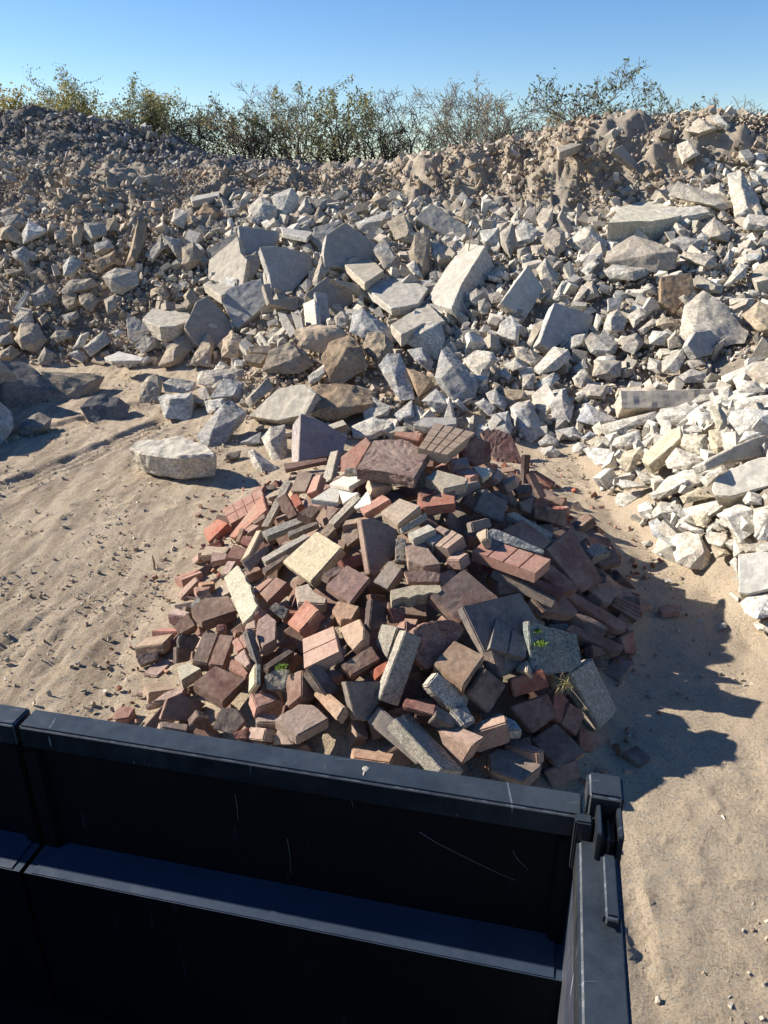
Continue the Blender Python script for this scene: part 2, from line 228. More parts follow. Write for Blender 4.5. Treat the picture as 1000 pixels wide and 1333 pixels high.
ROCKS = """
R w|28,305 38,285 62,300 58,306 30,318|bright white block at the left edge on the rubble slope
R t|0,297 15,293 30,305 28,318 0,310
R g|0,283 25,278 33,290 25,300 8,295
R g|15,328 32,320 42,332 35,348 18,336
R t|5,350 32,351 22,360 8,358
R t|71,303 82,295 90,308 80,318 71,312
R t|94,305 100,292 110,298 106,318 95,319
R t|110,290 138,290 140,305 118,316 109,310
R t|139,285 150,282 154,300 140,302
R g|122,317 140,312 150,322 135,332 124,330
R g|81,347 92,332 112,342 95,361 83,360
R b|120,340 150,326 152,342 130,355
R l|132,360 150,348 180,352 181,370 160,384 145,381|wedge shaped pale block with a shaded front on the left slope
R t|78,380 90,365 120,362 129,372 112,380 85,384
R t|81,385 100,381 101,398 88,405 81,396
R g|40,385 58,370 71,378 68,395 45,400
S f g 5|15,405 35,377 39,380 22,410
R l|15,422 28,400 42,402 45,422 25,428
R g|-6,415 14,417 12,438 -6,440
R t|49,415 60,406 65,415 55,424
R g|80,410 100,405 104,413 88,422
R b|163,345 180,287 191,292 190,315 175,348|tall crumbly brown clod standing on the left slope
R l|222,290 228,270 245,275 240,298
R g|212,307 235,312 242,330 230,335 220,320
R t|188,332 210,305 215,322 198,342
S u l 22|185,415 198,402 245,402 250,417 230,424 208,426|flat pale layered slab overhanging at the foot of the left slope
R t|200,378 212,370 222,385 215,392
R t|102,385 118,380 130,390 120,407 105,397
R t|135,390 150,382 155,400 140,410
R l|322,270 340,255 360,268 362,282 348,295 325,285|round pale tan boulder above the upright blue grey slabs
R w|352,256 380,244 390,258 380,282 365,284|pale tilted block right beside the round tan boulder
R g|385,278 398,255 410,275 388,293
R g|400,258 427,259 422,272 410,272
S u l 10|247,256 285,249 286,254 250,262
R t|240,268 258,262 258,272 244,275
R b|255,278 268,262 290,275 280,288 260,289
R t|280,258 298,262 292,271 280,268
R t|292,272 308,270 310,280 295,282
R l|312,262 320,248 330,252 322,266
S g n 12|310,294 360,300 365,305 360,320 338,321 336,331 314,330|blue grey slab, topmost of the broken slab cluster
S h l 14|272,338 310,307 314,330 322,338 316,375 270,364|sunlit cream slab standing at the left of the slab cluster
S f g 10|268,325 308,302 310,309 275,338
S g n 14|338,321 360,320 405,330 408,348 378,384 355,390 350,355|large smooth grey slab with a curved right edge, centre of the slab cluster
S g g 10|320,332 339,331 338,348 330,361 320,360
S f n 12|286,385 300,374 340,362 348,395 325,415 308,428 288,392|grey slab with a sharp lower point at the bottom of the slab cluster
S u l 12|264,370 272,365 310,375 288,385
S g g 12|342,370 352,368 356,390 390,385 388,405 350,395
S g g 14|240,425 256,392 270,385 310,428 300,440 270,460 252,445|wide grey slab leaning behind the three brown earthy chunks
S f n 14|405,312 410,295 445,286 425,312 420,325
S g g 16|421,330 425,305 450,289 520,338 500,352 450,350 445,348 423,348|dark peaked slab above the sunlit flat slabs
R t|405,370 418,332 432,342 430,352 412,374
S g g 16|398,382 425,360 458,372 460,395 432,408 410,395
S g n 8|410,380 425,382 432,420 416,422
S L l 8|394,395 409,388 412,422 397,424
S h g 6|361,406 372,408 386,432 378,440 368,425
S h g 6|378,405 393,412 396,428 386,430
R b|237,322 252,314 272,338 255,346 245,352 236,345|brown boulder with a bright left rim left of the cream slab
R t|238,385 248,375 262,390 248,402
S u n 8|365,295 408,302 400,310 368,303
R g|320,282 340,280 340,294 325,290
R g|389,292 408,282 410,292 398,300
S u l 12|449,345 471,325 500,352 475,369|sunlit flat slab, upper one of the two overlapping near the centre
S u l 12|472,371 508,351 558,375 545,395 510,402|sunlit flat slab, lower one of the two overlapping near the centre
S g g 10|430,362 475,372 510,402 482,390
R n|462,290 507,273 510,282 485,310 468,300|bluish pipe like lump beside the dark peaked slab
S f b 10|440,275 478,262 480,272 445,282
R l|450,278 462,275 470,286 455,288
R t|478,262 495,252 510,262 500,273
R t|504,290 525,275 540,302 538,318 515,312
R b|532,330 540,305 560,302 560,350 550,365 535,340|dark brown upright chunk left of the tall sunlit beam
S f g 28|540,284 562,264 622,304 602,318|thick grey beam end lying diagonally above the tall sunlit beam
R t|592,280 608,267 620,282 624,302 612,295
R g|485,325 500,308 520,338 517,350 490,335
R g|488,330 517,334 518,350 500,351
R w|528,345 540,338 552,362 540,360
R g|560,315 575,318 585,330 570,342 562,335
R g|581,315 595,312 595,325 585,329
S l l 30|558,385 583,345 607,316 632,320 602,368 588,402 566,396|tall sunlit cream beam leaning with a speckled grey side
R g|608,385 620,375 630,380 620,400 609,395
R g|622,392 632,388 640,398 632,410 623,405
R g|635,383 650,379 662,385 655,395 640,395
S u l 14|508,422 545,400 557,394 580,418 550,422 522,436
R l|522,435 532,419 575,419 580,440 570,470 550,452 528,447|chunky pale block with a shaded right face in the middle
R n|455,432 458,408 472,400 485,412 512,430 517,447 495,432 470,440|blue grey speckled lump behind the brown dirt boulders
R g|435,412 445,404 455,412 450,428 438,425
D d|382,430 400,424 440,422 452,434 425,462 390,452|tan dirt caked boulder at the top of the dirt mound
D b|418,465 430,445 455,435 472,452 481,478 444,502 429,495|big brown wedge boulder in the dirt mound
D b|472,450 478,432 500,432 512,450 510,462 492,478|dark brown boulder with a sunlit tan top right of the brown wedge
R n|492,475 505,460 520,460 535,490 540,520 520,522 508,495|long blue grey lump standing right of the dirt mound
R b|528,478 550,485 567,500 545,518
R n|530,455 550,452 565,472 560,485 540,470
R n|565,492 575,455 582,450 622,495 620,518 595,528 575,508|large blue grey speckled block with a pointed top
R n|548,522 568,505 595,530 572,537
R w|602,468 620,455 642,458 650,468 625,492 612,482|white chunk right of the pointed blue grey block
R w|469,520 485,517 510,530 505,542 475,548|white chunk standing just behind the top of the brick pile
R l|457,555 485,543 515,548 512,560 485,572 460,570
R n|512,540 537,520 540,542 520,550
S u n 8|538,552 550,543 595,543 595,552 560,556
R w|607,543 647,549 642,560 620,568|white topped chunk touching the shaggy red slab of the brick pile
R n|618,525 630,518 645,530 637,542
R w|400,490 425,472 428,482 415,497 402,500
D b|405,502 445,498 490,510 495,530 430,548 398,540|dark earthy block under the brown wedge boulder
D b|340,485 350,455 380,445 400,460 408,475 390,486|crumbly tan dirt clod left of the brown wedge boulder
R d|206,477 216,452 245,431 254,450 236,473 222,478|tan earthy chunk, leftmost of the three in a row at the slope foot
R d|245,476 270,431 280,445 273,477|tan triangular chunk, middle of the three at the slope foot
R d|288,465 290,442 302,430 322,445 308,468|tan chunk, rightmost of the three at the slope foot
R d|284,470 295,454 303,470 290,474
S f t 12|316,462 335,460 348,462 340,474 318,470
S f t 8|322,450 355,449 350,460 325,459
R w|256,486 262,482 318,480 318,495 300,500 278,507 258,500|long pale beam piece lying on the dirt behind the loose boulders
R n|272,518 292,492 318,498 318,525 290,525|speckled blue white boulder behind the tall leaning one
R w|266,522 292,518 296,530 270,540
R t|318,520 350,490 356,505 325,532
S h l 26|322,542 362,505 396,500 412,512 398,540 360,548|big pale triangular slab with a speckled right end
R n|254,568 292,524 300,520 322,536 318,546 285,590 270,585|tall speckled boulder leaning against the big flat one
R w|340,570 352,555 372,552 375,585 369,612 354,600|white speckled boulder left of the purple grey block
S g p 26|391,538 415,546 453,568 446,590 388,602|purple grey block with a bright left side, directly behind the brick pile
R w|322,586 330,585 364,611 342,620 328,605|small white boulder at the foot of the purple grey block
R n|313,576 340,562 342,578 325,582
R b|287,590 314,586 312,597 290,600
S u l 22|167,583 180,573 238,567 272,580 284,591 232,595 186,590|big flat topped white boulder in front on the open dirt
R w|205,517 215,512 250,512 253,520 249,548 215,545|squarish white boulder standing alone on the dirt track
R t|180,505 192,490 205,486 212,495 208,525 180,524|grey brown boulder left of the squarish white one
R w|211,500 222,492 255,496 260,515 250,512 215,510
R g|254,520 260,517 265,525 257,528
R k|-30,475 0,468 32,470 50,485 75,508 62,528 20,550 -20,540|huge dark grey boulder at the left edge of the photo
R b|52,483 112,486 137,490 128,510 105,527 65,530 75,510|long dark slab like boulder with a pale top, left of the track
R k|103,530 118,515 140,512 155,518 171,528 165,542 135,553 115,550|dark rounded boulder casting a shadow on the track
R k|22,555 50,535 68,545 65,558 48,568 28,568
R w|-30,525 0,522 15,535 20,555 10,570 -5,586 -30,580|white boulder cut by the left edge in front of the huge dark one
R t|18,442 27,420 45,421 62,442 50,460 30,455|rounded tan boulder above the huge dark boulder
R t|-5,460 15,449 29,459 15,470 -5,471
R t|49,468 58,451 75,462 65,475 50,475
R t|65,440 72,430 90,429 94,439 75,446
R l|94,455 105,435 117,432 110,452
R l|108,452 135,430 145,445 118,465|bright tan oblong block at the foot of the left slope
R g|88,462 100,454 118,465 108,472
R w|144,432 155,428 165,432 152,440
S u w 6|135,465 155,457 187,465 185,469 145,470
R g|175,450 188,435 207,440 205,452 185,461
S f g 8|165,415 175,411 200,430 172,448 166,438
R g|160,470 180,467 180,477 165,480
R g|-5,440 15,431 20,447 -5,450
R l|698,285 707,269 720,271 720,292 705,302|pale upright chunk standing below the brown bank
S g g 8|728,282 732,272 748,298 740,305
R g|704,312 720,296 735,300 738,325 722,335 708,322
R w|736,315 760,295 770,295 791,315 788,326 755,330|large pale blue white chunk left of the long tan slab
R l|670,298 682,285 700,300 695,315 675,320
R g|650,302 667,290 672,315 665,338 652,320
R w|624,300 650,295 654,322 628,318
R l|626,292 638,282 646,288 642,296
R l|665,285 675,272 678,288 668,290
S g l 12|651,395 688,344 708,375 685,415 670,405|wide smooth grey slab right of the tall sunlit beam
R l|698,350 710,335 725,355 728,370 708,375
R l|690,320 708,318 710,328 698,332
R l|718,390 732,365 740,366 728,392
R l|744,395 758,370 766,375 752,400
R g|760,370 772,365 781,385 762,393
R w|756,352 772,338 781,342 765,361
R w|755,331 785,328 785,338 756,341
S g n 14|702,446 722,393 773,410 770,432 745,435 717,457|smooth purple grey square slab tilted in the middle right
R w|771,428 777,408 786,412 778,431
S u w 8|690,400 717,388 718,395 710,415 688,415
R t|700,388 722,370 724,375 703,392
R g|784,352 798,344 842,349 846,356 825,366 792,362|long flat grey rock under the rough rounded rock
R g|786,342 795,322 825,305 855,315 882,328 880,350 855,355 832,346|rough rounded grey rock below the long tan slab
R w|646,435 650,422 665,410 678,422 675,450 650,442|white block left of the smooth purple grey square slab
R l|785,428 790,410 805,401 818,418 812,430 792,438
R l|816,410 832,401 841,410 825,428
S f n 5|791,388 810,386 808,400 792,405
S f b 12|860,360 900,355 905,375 880,405 860,392
R g|895,368 910,358 942,372 940,382 920,382
R l|886,425 890,398 915,376 935,388 975,432 970,448 930,450 905,455 886,437|largest rough boulder with brown stains on the right of the slope
S g n 10|895,448 905,432 925,429 934,440 928,460 908,466|round grey disc like chunk in front of the largest rough boulder
R w|942,372 962,342 975,345 970,360 948,373
R t|975,365 985,345 1010,337 1010,362
R t|964,410 988,392 1010,400 1010,440 985,430|tan block with layered lines cut by the right edge
R l|948,388 982,388 981,396 950,397
R l|885,335 890,327 930,332 934,345 922,352
R n|870,315 885,307 915,312 912,325 888,328
R g|938,345 950,324 956,328 950,345
R w|965,330 990,330 990,339 972,340
R g|760,442 770,432 805,445 802,460 782,466 768,460
R g|808,440 830,433 838,448 825,462 810,455
R w|844,440 850,430 870,432 865,450 846,448
R g|868,442 880,429 888,450 870,455
R g|861,470 888,454 893,465 882,487 862,485
R n|882,490 900,480 920,485 921,498 885,499
R l|842,480 845,465 862,470 860,487
R g|892,470 912,466 920,475 900,480
R t|852,418 865,411 879,420 868,430 852,425
R g|830,430 850,414 855,420 838,436
R g|770,490 775,468 810,470 808,490 790,495
S u c 34|791,290 810,268 845,260 865,257 910,262 915,268 882,282 848,288 830,288|long tan slab lying flat at the top of the pale rubble
R l|834,291 850,274 912,267 925,276 922,284 870,299
R l|870,255 882,235 910,245 952,262 954,270 940,275 910,260|pale wedge behind the long tan slab
R w|946,227 965,222 990,262 980,280 957,285|tall white block standing upright at the upper right
R l|889,170 910,152 915,160 935,168 910,178
R w|924,152 935,147 952,164 945,170 930,162|pale block against the sky on the right crest
R l|880,188 895,182 912,200 900,205 888,215
S g g 10|798,195 810,188 835,218 830,222
S u t 14|725,192 772,176 775,181 728,199|thin tan slab lying along the crest of the brown bank
R l|961,205 980,198 975,215
R w|975,222 992,228 990,240 978,232
R g|912,300 930,282 952,300 948,315 922,312
R w|839,298 855,294 864,300 850,306
R l|872,300 880,289 900,302 890,310
R l|966,290 975,278 1008,282 1008,300 970,300
R g|990,252 1008,248 1008,268 992,266
R l|668,452 682,451 702,468 695,478 672,465
R w|655,475 670,468 685,478 668,484
R w|692,482 722,450 740,455 745,465 725,482 702,488|bright white wedge below the smooth purple grey square slab
R w|696,500 722,484 729,492 718,506 700,506
R t|685,448 695,422 710,415 708,428 692,452
R w|740,437 762,434 760,450 742,455
R l|745,492 760,480 766,485 758,507 748,502
R g|758,508 765,499 790,502 788,520 762,518
R n|663,530 672,524 690,521 707,555 705,568 690,578 670,565|egg shaped speckled grey boulder right behind the brick pile
R n|700,575 712,565 727,572 728,581 702,581
R w|701,584 720,580 731,590 725,597 708,593|small white chunk on the dirt right of the egg shaped boulder
R n|722,560 748,555 756,565 750,574 728,572
R B|750,548 762,524 798,542 805,548 775,554|bluish wedge chunk in shade left of the long beam
R B|756,570 768,561 779,566 762,576
R w|745,580 755,575 765,580 758,591 745,590
R c|762,575 780,567 800,572 795,584 775,584
R w|757,585 765,582 797,585 830,588 800,607 775,605|white flat chunk at the inner tip of the pale right pile
R n|715,525 732,505 748,528 742,550 720,547
R n|632,512 645,505 660,525 657,535 640,528
R n|638,540 662,535 668,555 665,565 645,560
R n|645,478 667,488 662,496 648,488
R b|655,505 682,508 690,520 662,530
R g|680,488 695,486 695,507 680,505
R n|714,520 720,508 737,505 740,515 732,522
S f l 24|807,508 937,506 935,530 809,532|long straight tan kerb beam behind the pale right pile
R w|771,556 825,542 855,535 857,545 807,565 790,567|long narrow white piece below the kerb beam
R w|805,537 825,531 842,535 818,546
R w|865,530 897,507 935,510 935,522 912,528
R w|935,507 950,502 957,517 945,527 936,520
R w|939,490 970,485 985,470 985,482 950,502 940,500
R g|970,485 985,470 1010,468 1010,498 992,505
R w|957,500 967,495 985,496 997,510 975,515 960,510
R w|954,525 962,519 1010,512 1010,530 957,535
R l|853,542 860,532 910,526 912,537 905,551 860,556
R w|904,545 912,536 925,538 927,550 912,556
R c|922,530 935,526 947,542 947,555 935,562
R w|946,547 955,535 975,532 1010,535 1010,562 982,560 962,567|broad white chunk with a grey face at the right edge
R w|936,562 947,556 962,570 955,582
R w|890,560 905,551 915,562 900,565
R c|885,580 890,565 920,566 922,582 915,595 895,588|cream yellow cube like chunk in the pale right pile
S l c 12|836,600 838,590 870,559 887,557 887,570 845,606|long cream bar slanting in the pale right pile
R w|796,580 800,570 832,559 835,577 815,587
R w|835,575 857,562 857,570 840,582
R c|805,602 810,590 835,581 840,590 827,607 817,616
R c|922,560 935,557 946,582 935,592 925,585
S g l 12|917,602 957,580 995,565 1010,570 1010,592 950,600 922,612|grey slab slanting above the biggest block of the pale right pile
R w|960,577 970,561 992,562 990,568
R w|911,625 922,615 960,597 960,605 935,620 920,635
S h w 22|926,635 932,620 962,605 990,595 1012,595 1012,630 950,647 930,645|biggest block of the pale right pile, with a shaded right end
R w|865,600 880,582 895,590 915,595 917,610 890,612 870,610
R w|847,645 870,620 890,612 917,612 910,632 857,651|long speckled white block slanting at the pale pile's left edge
R w|801,630 812,624 845,630 847,635 810,636
R w|800,650 805,642 842,637 844,645 812,660 801,657|cream loaf like chunk on the sunlit dirt at the pale pile's edge
R w|827,612 842,615 855,627 835,627
R c|885,647 910,634 930,647 890,656
R w|848,667 860,652 887,657 890,667 870,675 850,674
R w|890,662 950,647 955,655 925,675 900,672
R c|900,672 925,662 927,677 917,687 907,684
R w|882,677 897,670 907,680 890,685
R w|966,652 975,638 992,645 992,657 970,657
R w|932,670 962,655 980,662 985,690 965,705 950,687|broad white block below the biggest one of the pale right pile
R w|980,662 1010,657 1010,680 983,700
R w|981,697 992,672 1012,665 1012,703 987,703
R w|955,695 965,700 990,705 965,712 962,725 955,725
R g|966,710 992,705 995,717 970,720
S h w 26|961,720 1012,717 1012,765 975,774 961,772|square white block with a flat front cut by the right edge
R w|949,732 961,721 961,750
R w|963,785 975,775 1012,770 1012,800 985,807 968,797|rounded white boulder at the near end of the pale right pile
R w|981,810 1012,804 1012,828 985,820
R B|844,680 855,674 880,677 885,687 867,707 850,697|bluish boulder in shade at the pale pile's near edge
R B|855,717 867,707 875,722 860,724
R w|872,702 880,696 900,690 910,695 925,720 925,735 915,742 897,740 880,732 874,715|rounded white boulder standing out on the shaded dirt
R w|885,685 892,681 917,690 915,696 900,692
R w|917,697 925,692 947,695 950,707 940,715 922,707
R t|925,712 945,715 952,722 932,727
R g|926,687 935,680 947,692 935,692
R w|835,706 847,703 849,710 838,712|small flat white stone on shaded dirt left of the bluish boulder
R w|934,813 944,810 946,817 936,819|small white pebble on the dirt near the right edge
R w|863,754 874,753 876,758 866,759
"""
# ---------------------------------------------------------------- helpers
rnd = random.Random(7); rng = np.random.default_rng(7)
cp, sp = math.cos(R_(PITCH)), math.sin(R_(PITCH))
def ray(px, py):
    u = (px-500)/FPX; v = (py-666.5)/FPX
    return np.array([u, cp-v*sp, -(sp+v*cp)])
def proj(X, Y, Z):
    dz = np.asarray(Z)-CAMH
    d = np.asarray(Y)*cp - dz*sp
    return 500+FPX*np.asarray(X)/d, 666.5+FPX*(-np.asarray(Y)*sp-dz*cp)/d, d
def onz(px, py, z=0.):
    r = ray(px, py); s = (z-CAMH)/r[2]; return (r*s)[:2]
def onY(px, py, Y):
    r = ray(px, py); s = Y/r[1]; return np.array([r[0]*s, Y, CAMH+r[2]*s])
def link(name, me, m=None, parent=None, loc=None):
    o = bpy.data.objects.new(name, me); scene.collection.objects.link(o)
    if m: o.data.materials.append(m)
    if parent: o.parent = parent
    if loc is not None: o.location = loc
    return o
def tag(o, label=None, cat=None, group=None, kind=None):
    for k, v in (('label', label), ('category', cat), ('group', group), ('kind', kind)):
        if v: o[k] = v
    return o
def npmesh(name, V, F, smooth=False):
    """V (n,3), F (m,k) arrays"""
    me = bpy.data.meshes.new(name); V = np.asarray(V, np.float32); F = np.asarray(F, np.int32)
    k = F.shape[1]
    me.vertices.add(len(V)); me.vertices.foreach_set('co', V.ravel())
    me.loops.add(F.size); me.loops.foreach_set('vertex_index', F.ravel())
    me.polygons.add(len(F)); me.polygons.foreach_set('loop_start', np.arange(0, F.size, k, dtype=np.int32))
    me.polygons.foreach_set('loop_total', np.full(len(F), k, np.int32))
    me.polygons.foreach_set('use_smooth', np.full(len(F), smooth, bool))
    me.update(calc_edges=True); return me
# fractal value noise, vectorised
_T = rng.random((256, 256))
def vnoise(x, y, off=0):
    x = np.asarray(x)+off*17.3+1000; y = np.asarray(y)+off*9.1+1000
    xi = np.floor(x).astype(int); yi = np.floor(y).astype(int); fx = x-xi; fy = y-yi
    fx = fx*fx*(3-2*fx); fy = fy*fy*(3-2*fy)
    a = _T[xi & 255, yi & 255]; b = _T[(xi+1) & 255, yi & 255]; c = _T[xi & 255, (yi+1) & 255]; d = _T[(xi+1) & 255, (yi+1) & 255]
    return (a*(1-fx)+b*fx)*(1-fy)+(c*(1-fx)+d*fx)*fy
def fbm(x, y, s, o=4, off=0):
    r = 0; a = 1; t = 0
    for i in range(o):
        r = r+a*(vnoise(x/s, y/s, off+i)-.5); t += a; a *= .55; s *= .5
    return r/t*2
# ---------------------------------------------------------------- materials
def N(nt, t, **kw):
    n = nt.nodes.new(t)
    for k, v in kw.items(): setattr(n, k, v)
    return n
def ramp(nt, src, pts):
    r = N(nt, 'ShaderNodeValToRGB'); nt.links.new(src, r.inputs[0]); e = r.color_ramp.elements
    while len(e) < len(pts): e.new(.5)
    for i, (p, c) in enumerate(pts): e[i].position = p; e[i].color = (c, c, c, 1) if isinstance(c, float) else (*c, 1)
    return r.outputs[0]
def mix(nt, fac, a, b, mode='MIX'):
    m = N(nt, 'ShaderNodeMix', data_type='RGBA', blend_type=mode)
    for i, x in ((0, fac), (6, a), (7, b)):
        if isinstance(x, (int, float)): m.inputs[i].default_value = x
        elif isinstance(x, tuple): m.inputs[i].default_value = (*x, 1)
        else: nt.links.new(x, m.inputs[i])
    return m.outputs[2]
def noise_(nt, vec, scale, detail=4, rough=.6, out=0):
    n = N(nt, 'ShaderNodeTexNoise'); n.inputs['Scale'].default_value = scale; n.inputs['Detail'].default_value = detail
    n.inputs['Roughness'].default_value = rough; nt.links.new(vec, n.inputs['Vector']); return n.outputs[out]
def stone(name, col, speck=0., speckscale=130, dirt=(.30, .22, .14), dirtamt=.5, bump=.5, rough=.9, var=.25, tint=False, coarse=6, huevar=.04, dark=.75):
    m = bpy.data.materials.new(name); m.use_nodes = True; nt = m.node_tree; nt.nodes.clear(); L = nt.links.new
    out = N(nt, 'ShaderNodeOutputMaterial'); bs = N(nt, 'ShaderNodeBsdfPrincipled'); L(bs.outputs[0], out.inputs[0])
    bs.inputs['Roughness'].default_value = rough; bs.inputs['Specular IOR Level'].default_value = .25
    g = N(nt, 'ShaderNodeNewGeometry'); vec = g.outputs['Position']
    if tint:
        a = N(nt, 'ShaderNodeAttribute', attribute_name='tint'); rv = a.outputs['Fac']
    else:
        a = N(nt, 'ShaderNodeObjectInfo'); rv = a.outputs['Random']
    c = mix(nt, noise_(nt, vec, coarse, 5, .65), tuple(x*dark for x in col), tuple(min(1, x*1.22) for x in col))
    c = mix(nt, .7, c, mix(nt, 1., c, ramp(nt, noise_(nt, vec, coarse*3.3, 6, .75), [(.3, .6), (.55, 1.), (.72, 1.4)]), 'MULTIPLY'))
    hsv = N(nt, 'ShaderNodeHueSaturation'); L(c, hsv.inputs['Color'])
    mr = N(nt, 'ShaderNodeMapRange'); L(rv, mr.inputs[0]); mr.inputs[3].default_value = 1-var; mr.inputs[4].default_value = 1+var; L(mr.outputs[0], hsv.inputs['Value'])
    m2 = N(nt, 'ShaderNodeMath', operation='MULTIPLY'); L(rv, m2.inputs[0]); m2.inputs[1].default_value = 7.31
    m3 = N(nt, 'ShaderNodeMath', operation='FRACT'); L(m2.outputs[0], m3.inputs[0])
    mh = N(nt, 'ShaderNodeMapRange'); L(m3.outputs[0], mh.inputs[0]); mh.inputs[3].default_value = .5-huevar*.25; mh.inputs[4].default_value = .5+huevar*.25; L(mh.outputs[0], hsv.inputs['Hue'])
    ms = N(nt, 'ShaderNodeMapRange'); L(m3.outputs[0], ms.inputs[0]); ms.inputs[3].default_value = 1.25; ms.inputs[4].default_value = .7; L(ms.outputs[0], hsv.inputs['Saturation'])
    c = hsv.outputs[0]
    vo = N(nt, 'ShaderNodeTexVoronoi'); vo.inputs['Scale'].default_value = speckscale; L(vec, vo.inputs['Vector'])
    if speck:
        sv = N(nt, 'ShaderNodeSeparateColor'); L(vo.outputs['Color'], sv.inputs[0])
        k = ramp(nt, sv.outputs[0], [(0., .35), (.3, .8), (.7, 1.1), (1., 1.7)])
        c = mix(nt, speck, c, mix(nt, 1., c, k, 'MULTIPLY'))
    dn = ramp(nt, noise_(nt, vec, 3.7, 6, .7), [(.42, 0.), (.62, 1.)])
    c = mix(nt, mix(nt, dirtamt, (0, 0, 0), dn), c, dirt)
    fine = noise_(nt, vec, 60, 6, .75)
    c = mix(nt, .5, c, mix(nt, 1., c, ramp(nt, fine, [(.3, .55), (.7, 1.35)]), 'MULTIPLY'))
    L(c, bs.inputs['Base Color'])
    b1 = N(nt, 'ShaderNodeBump'); b1.inputs['Strength'].default_value = bump; b1.inputs['Distance'].default_value = .012; L(noise_(nt, vec, 22, 8, .75), b1.inputs['Height'])
    b2 = N(nt, 'ShaderNodeBump'); b2.inputs['Strength'].default_value = bump*.8; b2.inputs['Distance'].default_value = .004
    if speck: L(vo.outputs['Distance'], b2.inputs['Height'])
    else: L(noise_(nt, vec, 150, 3, .7), b2.inputs['Height'])
    L(b1.outputs[0], b2.inputs['Normal']); L(b2.outputs[0], bs.inputs['Normal'])
    return m
RC = dict(w=(.60, .56, .475), l=(.50, .45, .365), t=(.42, .35, .255), g=(.36, .33, .28), n=(.39, .375, .345), b=(.31, .235, .16),
          d=(.50, .375, .25), k=(.15, .145, .14), c=(.62, .55, .40), p=(.31, .27, .265), B=(.42, .43, .44))
RM = {k: stone('concrete_'+k, tuple(x*(1.1 if k in 'nlgp' else 1.) for x in v), speck=.55 if k not in 'd' else 0, speckscale=55, dirtamt=.4 if k in 'wlnB' else .55, bump=.75,
               dirt=(.36, .29, .2), var=.14, dark=.62) for k, v in RC.items()}
CAST = {k: stone('cast_'+k, tuple(x*.9 for x in v), speck=0, dirtamt=.35, bump=.22, dirt=(.34, .29, .225), var=.1, dark=.8, coarse=3.5) for k, v in RC.items()}
BC = dict(o=(.38, .19, .13), s=(.42, .25, .19), t=(.44, .31, .21), b=(.23, .155, .12), d=(.20, .085, .062), r=(.25, .115, .09), k=(.11, .078, .068),
          g=(.36, .335, .275), G=(.42, .41, .36), n=(.215, .19, .175), p=(.26, .155, .12), c=(.54, .46, .34), y=(.47, .42, .30), w=(.64, .58, .48), m=(.24, .27, .24))
BM = {k: stone('paver_'+k, tuple(x*.88 for x in v), speck=.8 if k in 'rgGm' else .45 if k == 'y' else .25, speckscale=110 if k in 'rm' else 190, dirtamt=.15 if k in 'ycw' else .5, coarse=9, bump=.5 if k in 'rgm' else .25,
               dirt=(.36, .28, .21), var=.2, huevar=.06) for k, v in BC.items()}
# ---------------------------------------------------------------- heights of the piles (control points measured in the place)
CP = []
def cpz(px, py, z): CP.append((*onz(px, py, z), z))
def cpY(px, py, Y): p = onY(px, py, Y); CP.append(tuple(p))
for p in [(0, 560), (0, 640), (0, 760), (0, 900), (150, 520), (150, 600), (150, 720), (150, 860), (250, 610), (300, 480), (200, 482), (100, 478), (0, 480),
          (300, 560), (330, 610), (420, 640), (560, 660), (700, 640), (460, 585), (560, 580), (640, 585), (705, 590), (745, 596), (770, 625), (800, 660), (845, 705), (878, 748), (940, 780), (985, 835),
          (820, 760), (900, 850), (960, 900), (800, 900), (900, 1050), (1000, 1200), (850, 1300), (600, 900), (400, 900), (200, 1000), (500, 1300), (250, 1300), (40, 1200),
          (-150, 500), (-300, 480), (-200, 700), (-500, 600)]: cpz(*p, 0.)
for x, y in [(-6, 0), (-3, 0), (0, 0), (3, 0), (6, 0), (-6, -3), (0, -3), (6, -3), (-9, 4), (-12, 0), (12, 0), (2.4, 2.0), (3.4, 2.4), (6, 3), (9, 3)]: CP.append((x, y, 0.))
